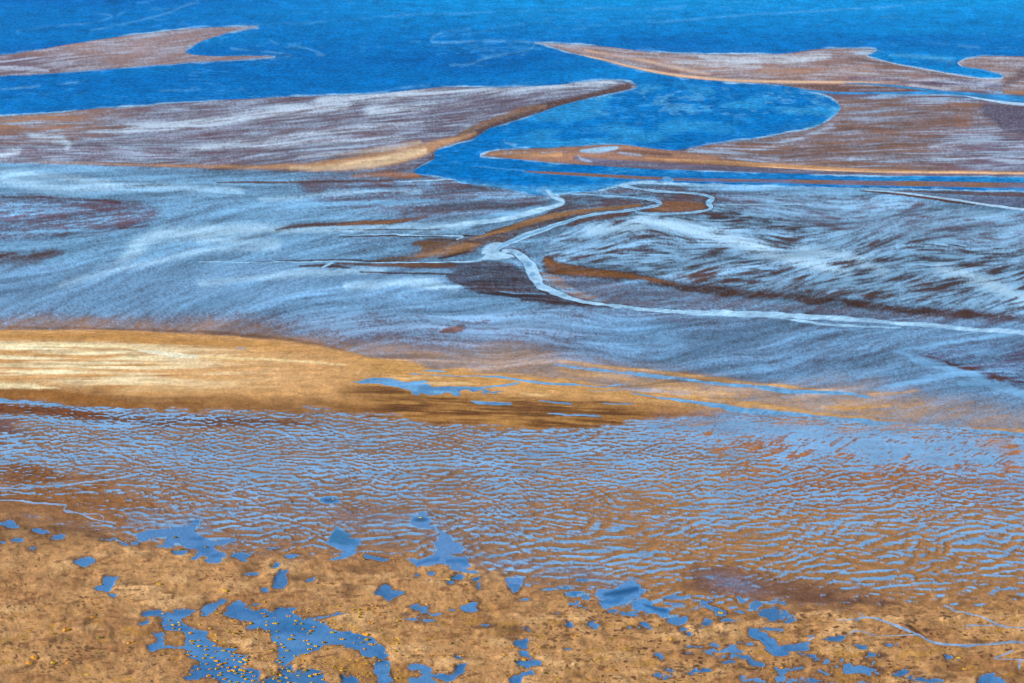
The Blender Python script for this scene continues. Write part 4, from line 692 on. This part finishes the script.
# bare material variation
var = 1+.05*N3+.04*N4+.09*grain+.05*NF
wetrim = np.clip(1-.28*np.clip(film*2.2, 0, 1)*(1-film), .6, 1)
ALB = C*(var*wetrim)[..., None]*(1-film[..., None])+CF*(1+.075*grain+.04*N4+.07*N2*(Rp > .3)+.05*NS*(Rp > .3))[..., None]*film[..., None]
sweep = np.exp((.15*np.clip(L4, -2.2, 2.2)+.07*L5)*sstep(80, 190, V)*sstep(425, 390, V)*(SHORE > -1)*(REG != R_RIDGE)*(REG != R_CREEK))  # long bright and dark sheen streaks, painted into the albedo of the flats
cre = np.where(REG == R_CREEK, np.exp(.10*L1+.07*N3), 1)
ALB = np.clip(ALB*(sweep*cre)[..., None], 0, .93)
H += .10*L4*sstep(165, 200, V)*sstep(425, 360, V)*(1-np.clip(DEEP*3, 0, 1))
# relief: ripple crests stand out of the water, pools are level
H += (1-film*.8)*(Rp*.14*np.clip(ripple, -1, 2)+.03*N4*(REG == R_MARSH))
H += Am*.06*(-streak)*sstep(120, 250, V)*(1-film)
H = np.where(REG == R_SEA, 0, H)
WET = np.clip(film*np.where((REG == R_POOL) | (REG == R_CREEK), 1.0, .9)+np.where(REG == R_SEA, 1, 0)*DEEP, 0, 1)
damp = sstep(.0, .5, Fm)*.35
WET = np.maximum(WET, damp*(1-film))
SEAW = np.where(REG == R_SEA, DEEP, 0)

# ------------------------------------------------------------------ materials
def mat_ground(name, sea=False):
    m = bpy.data.materials.new(name); m.use_nodes = True; n = m.node_tree.nodes; l = m.node_tree.links
    p = n["Principled BSDF"]
    at = n.new("ShaderNodeAttribute"); at.attribute_name = "alb"
    wt = n.new("ShaderNodeAttribute"); wt.attribute_name = "wet"
    geo = n.new("ShaderNodeNewGeometry")
    def noise(scale, detail, sy=1.0):
        mp = n.new("ShaderNodeMapping"); mp.inputs['Scale'].default_value = (1, sy, 1)
        l.new(geo.outputs['Position'], mp.inputs['Vector'])
        t = n.new("ShaderNodeTexNoise"); t.inputs['Scale'].default_value = scale; t.inputs['Detail'].default_value = detail; t.inputs['Roughness'].default_value = .65
        l.new(mp.outputs[0], t.inputs['Vector']); return t.outputs['Fac']
    def rng(x, a, b, c=0.0, d=1.0):
        r = n.new("ShaderNodeMapRange"); r.inputs[1].default_value = c; r.inputs[2].default_value = d; r.inputs[3].default_value = a; r.inputs[4].default_value = b
        l.new(x, r.inputs[0]); return r.outputs[0]
    def mth(op, a, b):
        x = n.new("ShaderNodeMath"); x.operation = op
        for i, q in enumerate((a, b)):
            if isinstance(q, (int, float)): x.inputs[i].default_value = q
            else: l.new(q, x.inputs[i])
        return x.outputs[0]
    if sea:
        n1 = noise(.22, 5, .6); n2 = noise(.05, 3, .5)
        f = mth('MULTIPLY', rng(n1, .55, 1.5, .25, .75), rng(n2, .85, 1.15, .3, .7))
    else:
        n1 = noise(2.2, 6); n2 = noise(.35, 5, .8)
        g = mth('MULTIPLY', rng(n1, .62, 1.38, .25, .75), rng(n2, .78, 1.22, .25, .75))
        inv = mth('SUBTRACT', 1.0, wt.outputs['Fac'])
        f = mth('ADD', mth('MULTIPLY', g, inv), wt.outputs['Fac'])
    mx = n.new("ShaderNodeVectorMath"); mx.operation = 'SCALE'
    l.new(at.outputs['Color'], mx.inputs[0]); l.new(f, mx.inputs['Scale'])
    l.new(mx.outputs[0], p.inputs['Base Color'])
    l.new(rng(wt.outputs['Fac'], .85,   .3 if not sea else .6), p.inputs['Roughness'])
    if not sea:
        r2 = mth('SUBTRACT', rng(wt.outputs['Fac'], .85, .3), rng(wt.outputs['Fac'], 0, .2, .92, 1.0)); l.new(r2, p.inputs['Roughness'])
    p.inputs['IOR'].default_value = 1.33
    if not sea: l.new(rng(wt.outputs['Fac'], .2, .35), p.inputs['Specular IOR Level'])
    else: p.inputs['Specular IOR Level'].default_value = .012
    bp = n.new("ShaderNodeBump"); bp.inputs['Distance'].default_value = .5 if sea else .2
    l.new(n1, bp.inputs['Height'])
    if sea: bp.inputs['Strength'].default_value = .7
    else: l.new(rng(wt.outputs['Fac'], .9, .02), bp.inputs['Strength'])
    l.new(bp.outputs[0], p.inputs['Normal'])
    return m
M_LAND = mat_ground("wet_sand_and_mud"); M_SEA = mat_ground("sea_water", True)

# ------------------------------------------------------------------ build the sheet, split into the places it shows
ZG = np.maximum(H, -.0)
co = np.stack([XW, YW, ZG], -1).reshape(-1, 3).astype(F32)
alb4 = np.concatenate([ALB, np.ones(U.shape+(1,))], -1).reshape(-1, 4).astype(F32)
wetv = WET.reshape(-1).astype(F32)
idx = np.arange(NV*NU).reshape(NV, NU)
quads = np.stack([idx[:-1, :-1], idx[1:, :-1], idx[1:, 1:], idx[:-1, 1:]], -1)
fr_ = REG[:-1, :-1].copy()
uc = (U[:-1, :-1]); vc = (V[:-1, :-1])
def build_patch(name, sel, mat, kind='structure', label=None, cat=None):
    q = quads[sel]
    if len(q) == 0: return None
    used, inv = np.unique(q, return_inverse=True); inv = inv.reshape(-1)
    me = bpy.data.meshes.new(name); nf = len(q)
    me.vertices.add(len(used)); me.vertices.foreach_set("co", co[used].reshape(-1))
    me.loops.add(nf*4); me.loops.foreach_set("vertex_index", inv.astype(np.int32))
    me.polygons.add(nf); me.polygons.foreach_set("loop_start", np.arange(0, nf*4, 4, dtype=np.int32))
    me.update(calc_edges=True)
    me.polygons.foreach_set("use_smooth", np.ones(nf, dtype=bool))
    a = me.attributes.new("alb", 'FLOAT_COLOR', 'POINT'); a.data.foreach_set("color", alb4[used].reshape(-1))
    a = me.attributes.new("wet", 'FLOAT', 'POINT'); a.data.foreach_set("value", wetv[used])
    me.materials.append(mat)
    o = bpy.data.objects.new(name, me); sc.collection.objects.link(o); o["kind"] = kind
    if label: o["label"] = label; o["category"] = cat
    return o
bankf = (fr_ == R_BANK)
TLf = TL[:-1, :-1] > -2; spitf = (vc > 143) & (uc > 470)
build_patch("sea", fr_ == R_SEA, M_SEA, label="deep blue open sea with its lagoon reaching in between the sandbanks", cat="sea")
build_patch("sandbank", bankf & TLf, M_LAND, label="small pinkish sandbank in the open sea at the far left", cat="sandbank")
build_patch("sandbank", bankf & ~TLf & (uc < 640) & (vc < 176) & (MAIN[:-1, :-1] > -2), M_LAND, label="large whitish streaked sandbank with a pale yellow edge, left of the lagoon", cat="sandbank")
done = (bankf & ~TLf & (uc < 640) & (vc < 176) & (MAIN[:-1, :-1] > -2))
rb1 = bankf & ~TLf & ~done & (vc < 93)
build_patch("sandbank", rb1, M_LAND, label="long pinkish sandbank between open sea and lagoon at the right", cat="sandbank")
rb2 = bankf & ~TLf & ~done & ~rb1 & (RB[:-1, :-1] > -1.5)
build_patch("sandbank", rb2, M_LAND, label="brown speckled sandbank with a thin spit below the lagoon", cat="sandbank")
build_patch("sandbank", bankf & ~TLf & ~done & ~rb1 & ~rb2, M_LAND, label="very thin brown sand bar between two narrow channels", cat="sandbank")
build_patch("mudflat", fr_ == R_MUD, M_LAND, label="wide purple-brown mudflat with a streaked pale blue water film", cat="mudflat")
build_patch("sand_ridge", fr_ == R_RIDGE, M_LAND, label="golden dry sand ridge with bright cream streaks", cat="sand ridge")
build_patch("tidal_flat", fr_ == R_RIPPLE, M_LAND, label="rippled brown sand with rows of small blue puddles", cat="tidal flat")
build_patch("ground", fr_ == R_MARSH, M_LAND, label="dry tan foreground ground with dark specks and scattered tufts", cat="ground")
build_patch("stream", fr_ == R_CREEK, M_LAND, label="winding pale tidal streams and rills crossing the flats", cat="stream")
build_patch("pool", fr_ == R_POOL, M_LAND, label="blue pools standing in the foreground sand and on the ridge", cat="pool")

# open water out to the horizon, far behind and beside the sheet laid out in image pixels
me = bpy.data.meshes.new("sea"); 
xf, yf = to_world(np.array([us[0], us[-1]]), np.array([vs[0], vs[0]])); y0 = float(yf[0])
BX = 60000.0
vv = [(-BX, y0, -.004), (BX, y0, -.004), (BX, BX, -.004), (-BX, BX, -.004)]
me.from_pydata(vv, [], [(0, 1, 2, 3)]); me.update()
a = me.attributes.new("alb", 'FLOAT_COLOR', 'POINT'); a.data.foreach_set("color", np.tile(np.append(SEA1, 1), 4).astype(F32))
a = me.attributes.new("wet", 'FLOAT', 'POINT'); a.data.foreach_set("value", np.ones(4, F32))
me.materials.append(M_SEA)
o = bpy.data.objects.new("sea_beyond", me); sc.collection.objects.link(o); o["kind"] = 'structure'; o["label"] = "open sea running on to the horizon"; o["category"] = "sea"
me = bpy.data.meshes.new("ground_beyond")
me.from_pydata([(-BX, -3000, -.6), (BX, -3000, -.6), (BX, y0+5, -.6), (-BX, y0+5, -.6)], [], [(0, 1, 2, 3)]); me.update()
a = me.attributes.new("alb", 'FLOAT_COLOR', 'POINT'); a.data.foreach_set("color", np.tile(np.append(sand(150, 112, 84), 1), 4).astype(F32))
a = me.attributes.new("wet", 'FLOAT', 'POINT'); a.data.foreach_set("value", np.full(4, .3, F32))
me.materials.append(M_LAND)
o = bpy.data.objects.new("ground_beyond", me); sc.collection.objects.link(o); o["kind"] = 'structure'; o["label"] = "tidal ground outside the view"; o["category"] = "ground"

# ------------------------------------------------------------------ salt-marsh tufts
def tuft_mat(name, c1, c2):
    m = bpy.data.materials.new(name); m.use_nodes = True; n = m.node_tree.nodes; l = m.node_tree.links
    p = n["Principled BSDF"]; p.inputs['Roughness'].default_value = .8
    t = n.new("ShaderNodeTexNoise"); t.inputs['Scale'].default_value = 5.0
    r = n.new("ShaderNodeValToRGB"); r.color_ramp.elements[0].position = .35; r.color_ramp.elements[1].position = .65
    r.color_ramp.elements[0].color = (*c1, 1); r.color_ramp.elements[1].color = (*c2, 1)
    g = n.new("ShaderNodeNewGeometry"); l.new(g.outputs['Position'], t.inputs['Vector'])
    l.new(t.outputs['Fac'], r.inputs[0]); l.new(r.outputs[0], p.inputs['Base Color']); return m
TM = [tuft_mat("orange_samphire", (.44, .16, .006), (.66, .31, .015)), tuft_mat("yellow_samphire", (.32, .19, .008), (.58, .34, .012)), tuft_mat("olive_samphire", (.14, .1, .018), (.3, .2, .02))]
def tuft_mesh(seed, mat, wx=1.0, hz=.5):
    """one continuous ragged cushion of shoots: lobed dome whose surface is pulled into short sprigs"""
    r = random.Random(seed); lobes = [(r.uniform(-.5, .5)*wx, r.uniform(-.22, .22), r.uniform(.36, .6)) for _ in range(r.randint(2, 4))]
    NA, NR = 26, 9; vs_ = [(0, 0, hz*.8)]; fs = []
    for k in range(1, NR+1):
        t = k/NR
        for a_ in range(NA):
            th = 2*math.pi*(a_+.5*(k % 2))/NA
            ext = max(.25, max((lx*math.cos(th)+ly*math.sin(th))+lr for lx, ly, lr in lobes))
            jag = 1+r.uniform(-.22, .25)*(t > .3)
            x = ext*t*jag*math.cos(th); y = ext*t*jag*math.sin(th)*.8
            z = 0.0
            for lx, ly, lr in lobes:
                q = 1-((x-lx)**2+(y-ly)**2)/(lr*lr*1.25)
                if q > 0: z = max(z, hz*lr/.5*math.sqrt(q))
            z = z*(1+r.uniform(-.35, .45))+r.uniform(0, .08)*(k < NR)
            if k == NR: z = -.08
            vs_.append((x, y, z))
    for a_ in range(NA): fs.append((0, 1+a_, 1+(a_+1) % NA))
    for k in range(NR-1):
        for a_ in range(NA):
            p, q = 1+k*NA+a_, 1+k*NA+(a_+1) % NA
            fs.append((p, p+NA, q+NA, q))
    me = bpy.data.meshes.new("marsh_tuft"); me.from_pydata(vs_, [], fs); me.materials.append(mat); me.update(); return me
PROT = {0: [tuft_mesh(s, TM[0], 1.3) for s in range(4)], 1: [tuft_mesh(10+s, TM[1], 1.2) for s in range(4)], 2: [tuft_mesh(20+s, TM[2], 1.0) for s in range(3)]}
def height_at(u, v):
    i = int(np.clip(np.searchsorted(us, u), 0, NU-1)); j = int(np.clip(np.searchsorted(vs, v), 0, NV-1)); return float(ZG[j, i]), int(REG[j, i])
def place(u, v, wpx, kind, label, group=None):
    x, y = to_world(u, v); d = math.sqrt(float(x)**2+float(y)**2+ALT**2); z, _ = height_at(u, v)
    s = wpx*rnd.choice((.8, 1.0, 1.0, 1.25))*d/FPX/2.0
    o = bpy.data.objects.new("marsh_tuft", rnd.choice(PROT[kind])); sc.collection.objects.link(o)
    o.location = (float(x), float(y), z-.02); o.rotation_euler = (0, 0, rnd.uniform(-.35, .35)+(math.pi if rnd.random() < .5 else 0)); o.scale = (s*1.1, s*.8, s*rnd.uniform(.8, 1.1)*min(1, 4.2/wpx))
    o["label"] = label; o["category"] = "marsh plant"
    if group: o["group"] = group
    return o
named = [(93, 619, 6, 0, "orange tuft at the upper end of a short dark scour trail, lower left"), (66.5, 631.5, 9, 0, "wide orange tuft heading the darker scour hollow near the left edge"), (67, 640.5, 6, 2, "brownish tuft inside the dark hollow just below the wide orange tuft"),
 (35, 660, 9, 0, "bright orange tuft in the bottom left corner above a dark smear"), (30, 665.5, 8, 0, "dull orange tuft touching the dark smear at the bottom left"), (67.5, 665.5, 7, 0, "orange tuft right of the corner group, second of two stacked ones"), (66, 661.5, 5, 0, "small orange tuft directly above a bigger orange one, bottom left"), (54, 665, 8, 1, "low yellow tuft between the two orange groups at the bottom left"),
 (88, 676, 8, 1, "upright yellow tuft near the bottom edge, left part"), (29, 632.5, 5, 0, "lone small orange tuft on open sand near the left edge"), (131.5, 644, 6, 0, "lone orange tuft on pale sand left of the branching pool"), (100, 639, 6, 2, "dull brown tuft between scour hollow and branching pool"), (101, 585.5, 4, 0, "tiny orange tuft on the edge of the small triangular pool"),
 (160, 586, 5, 1, "yellow tuft on sand above the left branching pool"), (226, 593, 7, 1, "yellow green tuft on dark sand above the two pools"), (365, 636, 8, 0, "wide bright orange tuft on the upper bank of the long pool's right arm"), (369.5, 645, 7, 0, "orange tuft standing in the water of the long pool's right arm"), (342, 640.5, 5, 0, "orange tuft in the middle of the long pool"),
 (354, 644, 3.5, 0, "tiny orange tuft between two larger ones in the long pool"), (419, 602, 6, 1, "yellow tuft above the star-shaped pool"), (427, 605.8, 5, 0, "orange tuft on the right rim of the star-shaped pool"), (468.5, 602.7, 6, 0, "orange tuft on the top rim of the round pool, bottom centre"), (448.5, 581, 5, 1, "dark yellow tuft beside a small puddle at the marsh edge"),
 (466, 586, 5, 2, "dark shaggy tuft on the marsh edge at centre"), (462, 657.5, 7, 0, "orange tuft hanging over a tiny pool near the bottom centre"), (504, 657, 5, 0, "orange tuft on bare sand left of a small pool"), (524, 661.5, 5, 0, "orange tuft at the upper left rim of a small pool, bottom centre"), (532, 655.5, 4, 1, "yellow tuft above a small pool, bottom centre"),
 (598.5, 623.5, 6, 0, "orange tuft on the far rim of a tiny square pool"), (619, 645, 5, 0, "lone orange tuft on bright speckled sand"), (671.5, 642, 5, 1, "yellow tuft on a dark stain, right of the middle"), (665.5, 676.5, 6, 0, "orange tuft over a small pool at the bottom edge"), (615, 672, 5, 0, "orange and yellow tuft near the bottom edge left of a pool"), (572, 637, 4, 0, "small orange tuft on a dark round stain"),
 (576, 638.5, 3.5, 0, "smaller orange tuft beside another on a dark round stain"), (720.5, 614.3, 6, 1, "yellow tuft standing in a curved pool right of centre"), (795, 643, 4, 0, "dark orange tuft on the top rim of the oval pool, right"), (781, 669.5, 6, 0, "bright orange tuft on the rim of a wedge-shaped pool, bottom right"), (333.5, 500.5, 4, 0, "orange tuft standing in a round dark pool among the ripples"), (420.5, 518.5, 5, 1, "yellow tuft standing in the second round dark pool among the ripples"),
 (959, 659.5, 4, 1, "yellow green tuft by a tiny pool near the right edge"), (964.5, 669.5, 5, 1, "yellow green tuft on dark sand near the bottom right corner"), (207, 548, 5, 2, "dark tuft in the blue pool at the marsh edge, left"), (175.5, 538.5, 4, 2, "small dark tuft at the top of the marsh-edge pool, left"), (181, 550.5, 7, 2, "olive tuft on a tiny sand islet at the marsh edge"), (292, 503.3, 4, 2, "small black tuft in a puddle above the marsh edge"),
 (365, 561, 5, 2, "brown tuft on the sand lip where the ripples end"), (451, 578, 5, 2, "brown tuft on the sand lip by a blue puddle"), (41.5, 496.8, 3.5, 2, "lone black tuft on brown sand between two thin rills"), (140, 475.3, 2.5, 2, "tiny black tuft at the right end of the upper rill"), (765, 545.6, 3, 2, "tiny black tuft among the puddle rows at the right"), (757, 564, 2.5, 2, "tiny black tuft in a puddle at the right")]
for t in named: place(*t)
zones = [  # (box, count, condition, label, kinds, size range)
 ((188, 640, 262, 690), 62, 'w', "yellow-orange tuft standing in the water of the left branching pool", (0, 1, 0), (3.5, 6)),
 ((262, 612, 390, 668), 44, 'w', "orange tuft standing in the long pool at the lower left", (0, 0, 1), (3.2, 6)),
 ((262, 668, 330, 690), 26, 'w', "yellow tuft in the pool cut by the bottom edge, left of centre", (1, 0, 1), (3.2, 5.5)),
 ((150, 604, 230, 640), 12, 'w', "orange tuft in the upper arms of the left branching pool", (0, 1), (3, 5)),
 ((200, 604, 400, 690), 96, 'd', "small yellow tuft on dry sand between the lower left pools", (1, 1, 0), (2.6, 4.6)),
 ((400, 640, 560, 690), 34, 'd', "small orange tuft on dry sand along the bottom edge, centre", (0, 1, 2), (2.4, 4.2)),
]
used = []
for box, cnt, cond, label, kinds, (s0, s1) in zones:
    k = 0; tries = 0
    while k < cnt and tries < 6000:
        tries += 1
        u = rnd.uniform(box[0], box[2]); v = rnd.uniform(box[1], box[3])
        rg = height_at(u, v)[1]
        if (cond == 'w') != (rg == R_POOL): continue
        if any(abs(u-a) < 4.5 and abs(v-b) < 2.2 for a, b in used): continue
        used.append((u, v)); place(u, v, rnd.uniform(s0, s1), rnd.choice(kinds), label, label.replace("tuft", "tufts", 1)); k += 1
# the rest of the low growth as one mass of tiny plants
vs_, fs = [], []; tries = 0; cnt = 0
rr = np.random.default_rng(5)
dens = samp(gtex(30, 10, 90), U+700, V)
while cnt < 900 and tries < 60000:
    tries += 1
    u = rr.uniform(-200, 1224); v = rr.uniform(560, 760)
    i = int(np.searchsorted(us, u)); j = int(np.searchsorted(vs, v)); i = min(i, NU-1); j = min(j, NV-1)
    if REG[j, i] != R_MARSH or dens[j, i] < rr.uniform(-1.2, 1.4) or rr.uniform(545, 680) > v: continue
    x, y = to_world(u, v); x = float(x); y = float(y); z = float(ZG[j, i]); s = rr.uniform(.14, .4)
    for _ in range(12):
        c = Vector((x+rr.normal()*s*1.1, y+rr.normal()*s*.6, z+abs(rr.normal())*s*.35)); d = Vector((rr.normal(), rr.normal(), abs(rr.normal())+.3)).normalized()*s*.45
        e = d.cross(Vector((rr.normal(), rr.normal(), rr.normal()))).normalized()*s*.3; b0 = len(vs_)
        vs_ += [tuple(c-d), tuple(c+e), tuple(c+d), tuple(c-e)]; fs.append((b0, b0+1, b0+2, b0+3))
    cnt += 1
me = bpy.data.meshes.new("ground_cover"); me.from_pydata(vs_, [], fs)
for m_ in (TM[2], TM[1], TM[0]): me.materials.append(m_)
me.polygons.foreach_set("material_index", np.repeat(rr.choice(3, cnt, p=(.55, .3, .15)), 12).astype(np.int32)); me.update()
o = bpy.data.objects.new("ground_cover", me); sc.collection.objects.link(o); o["kind"] = "stuff"; o["label"] = "tiny yellow and brown sprigs strewn over the tan foreground sand"; o["category"] = "ground cover"
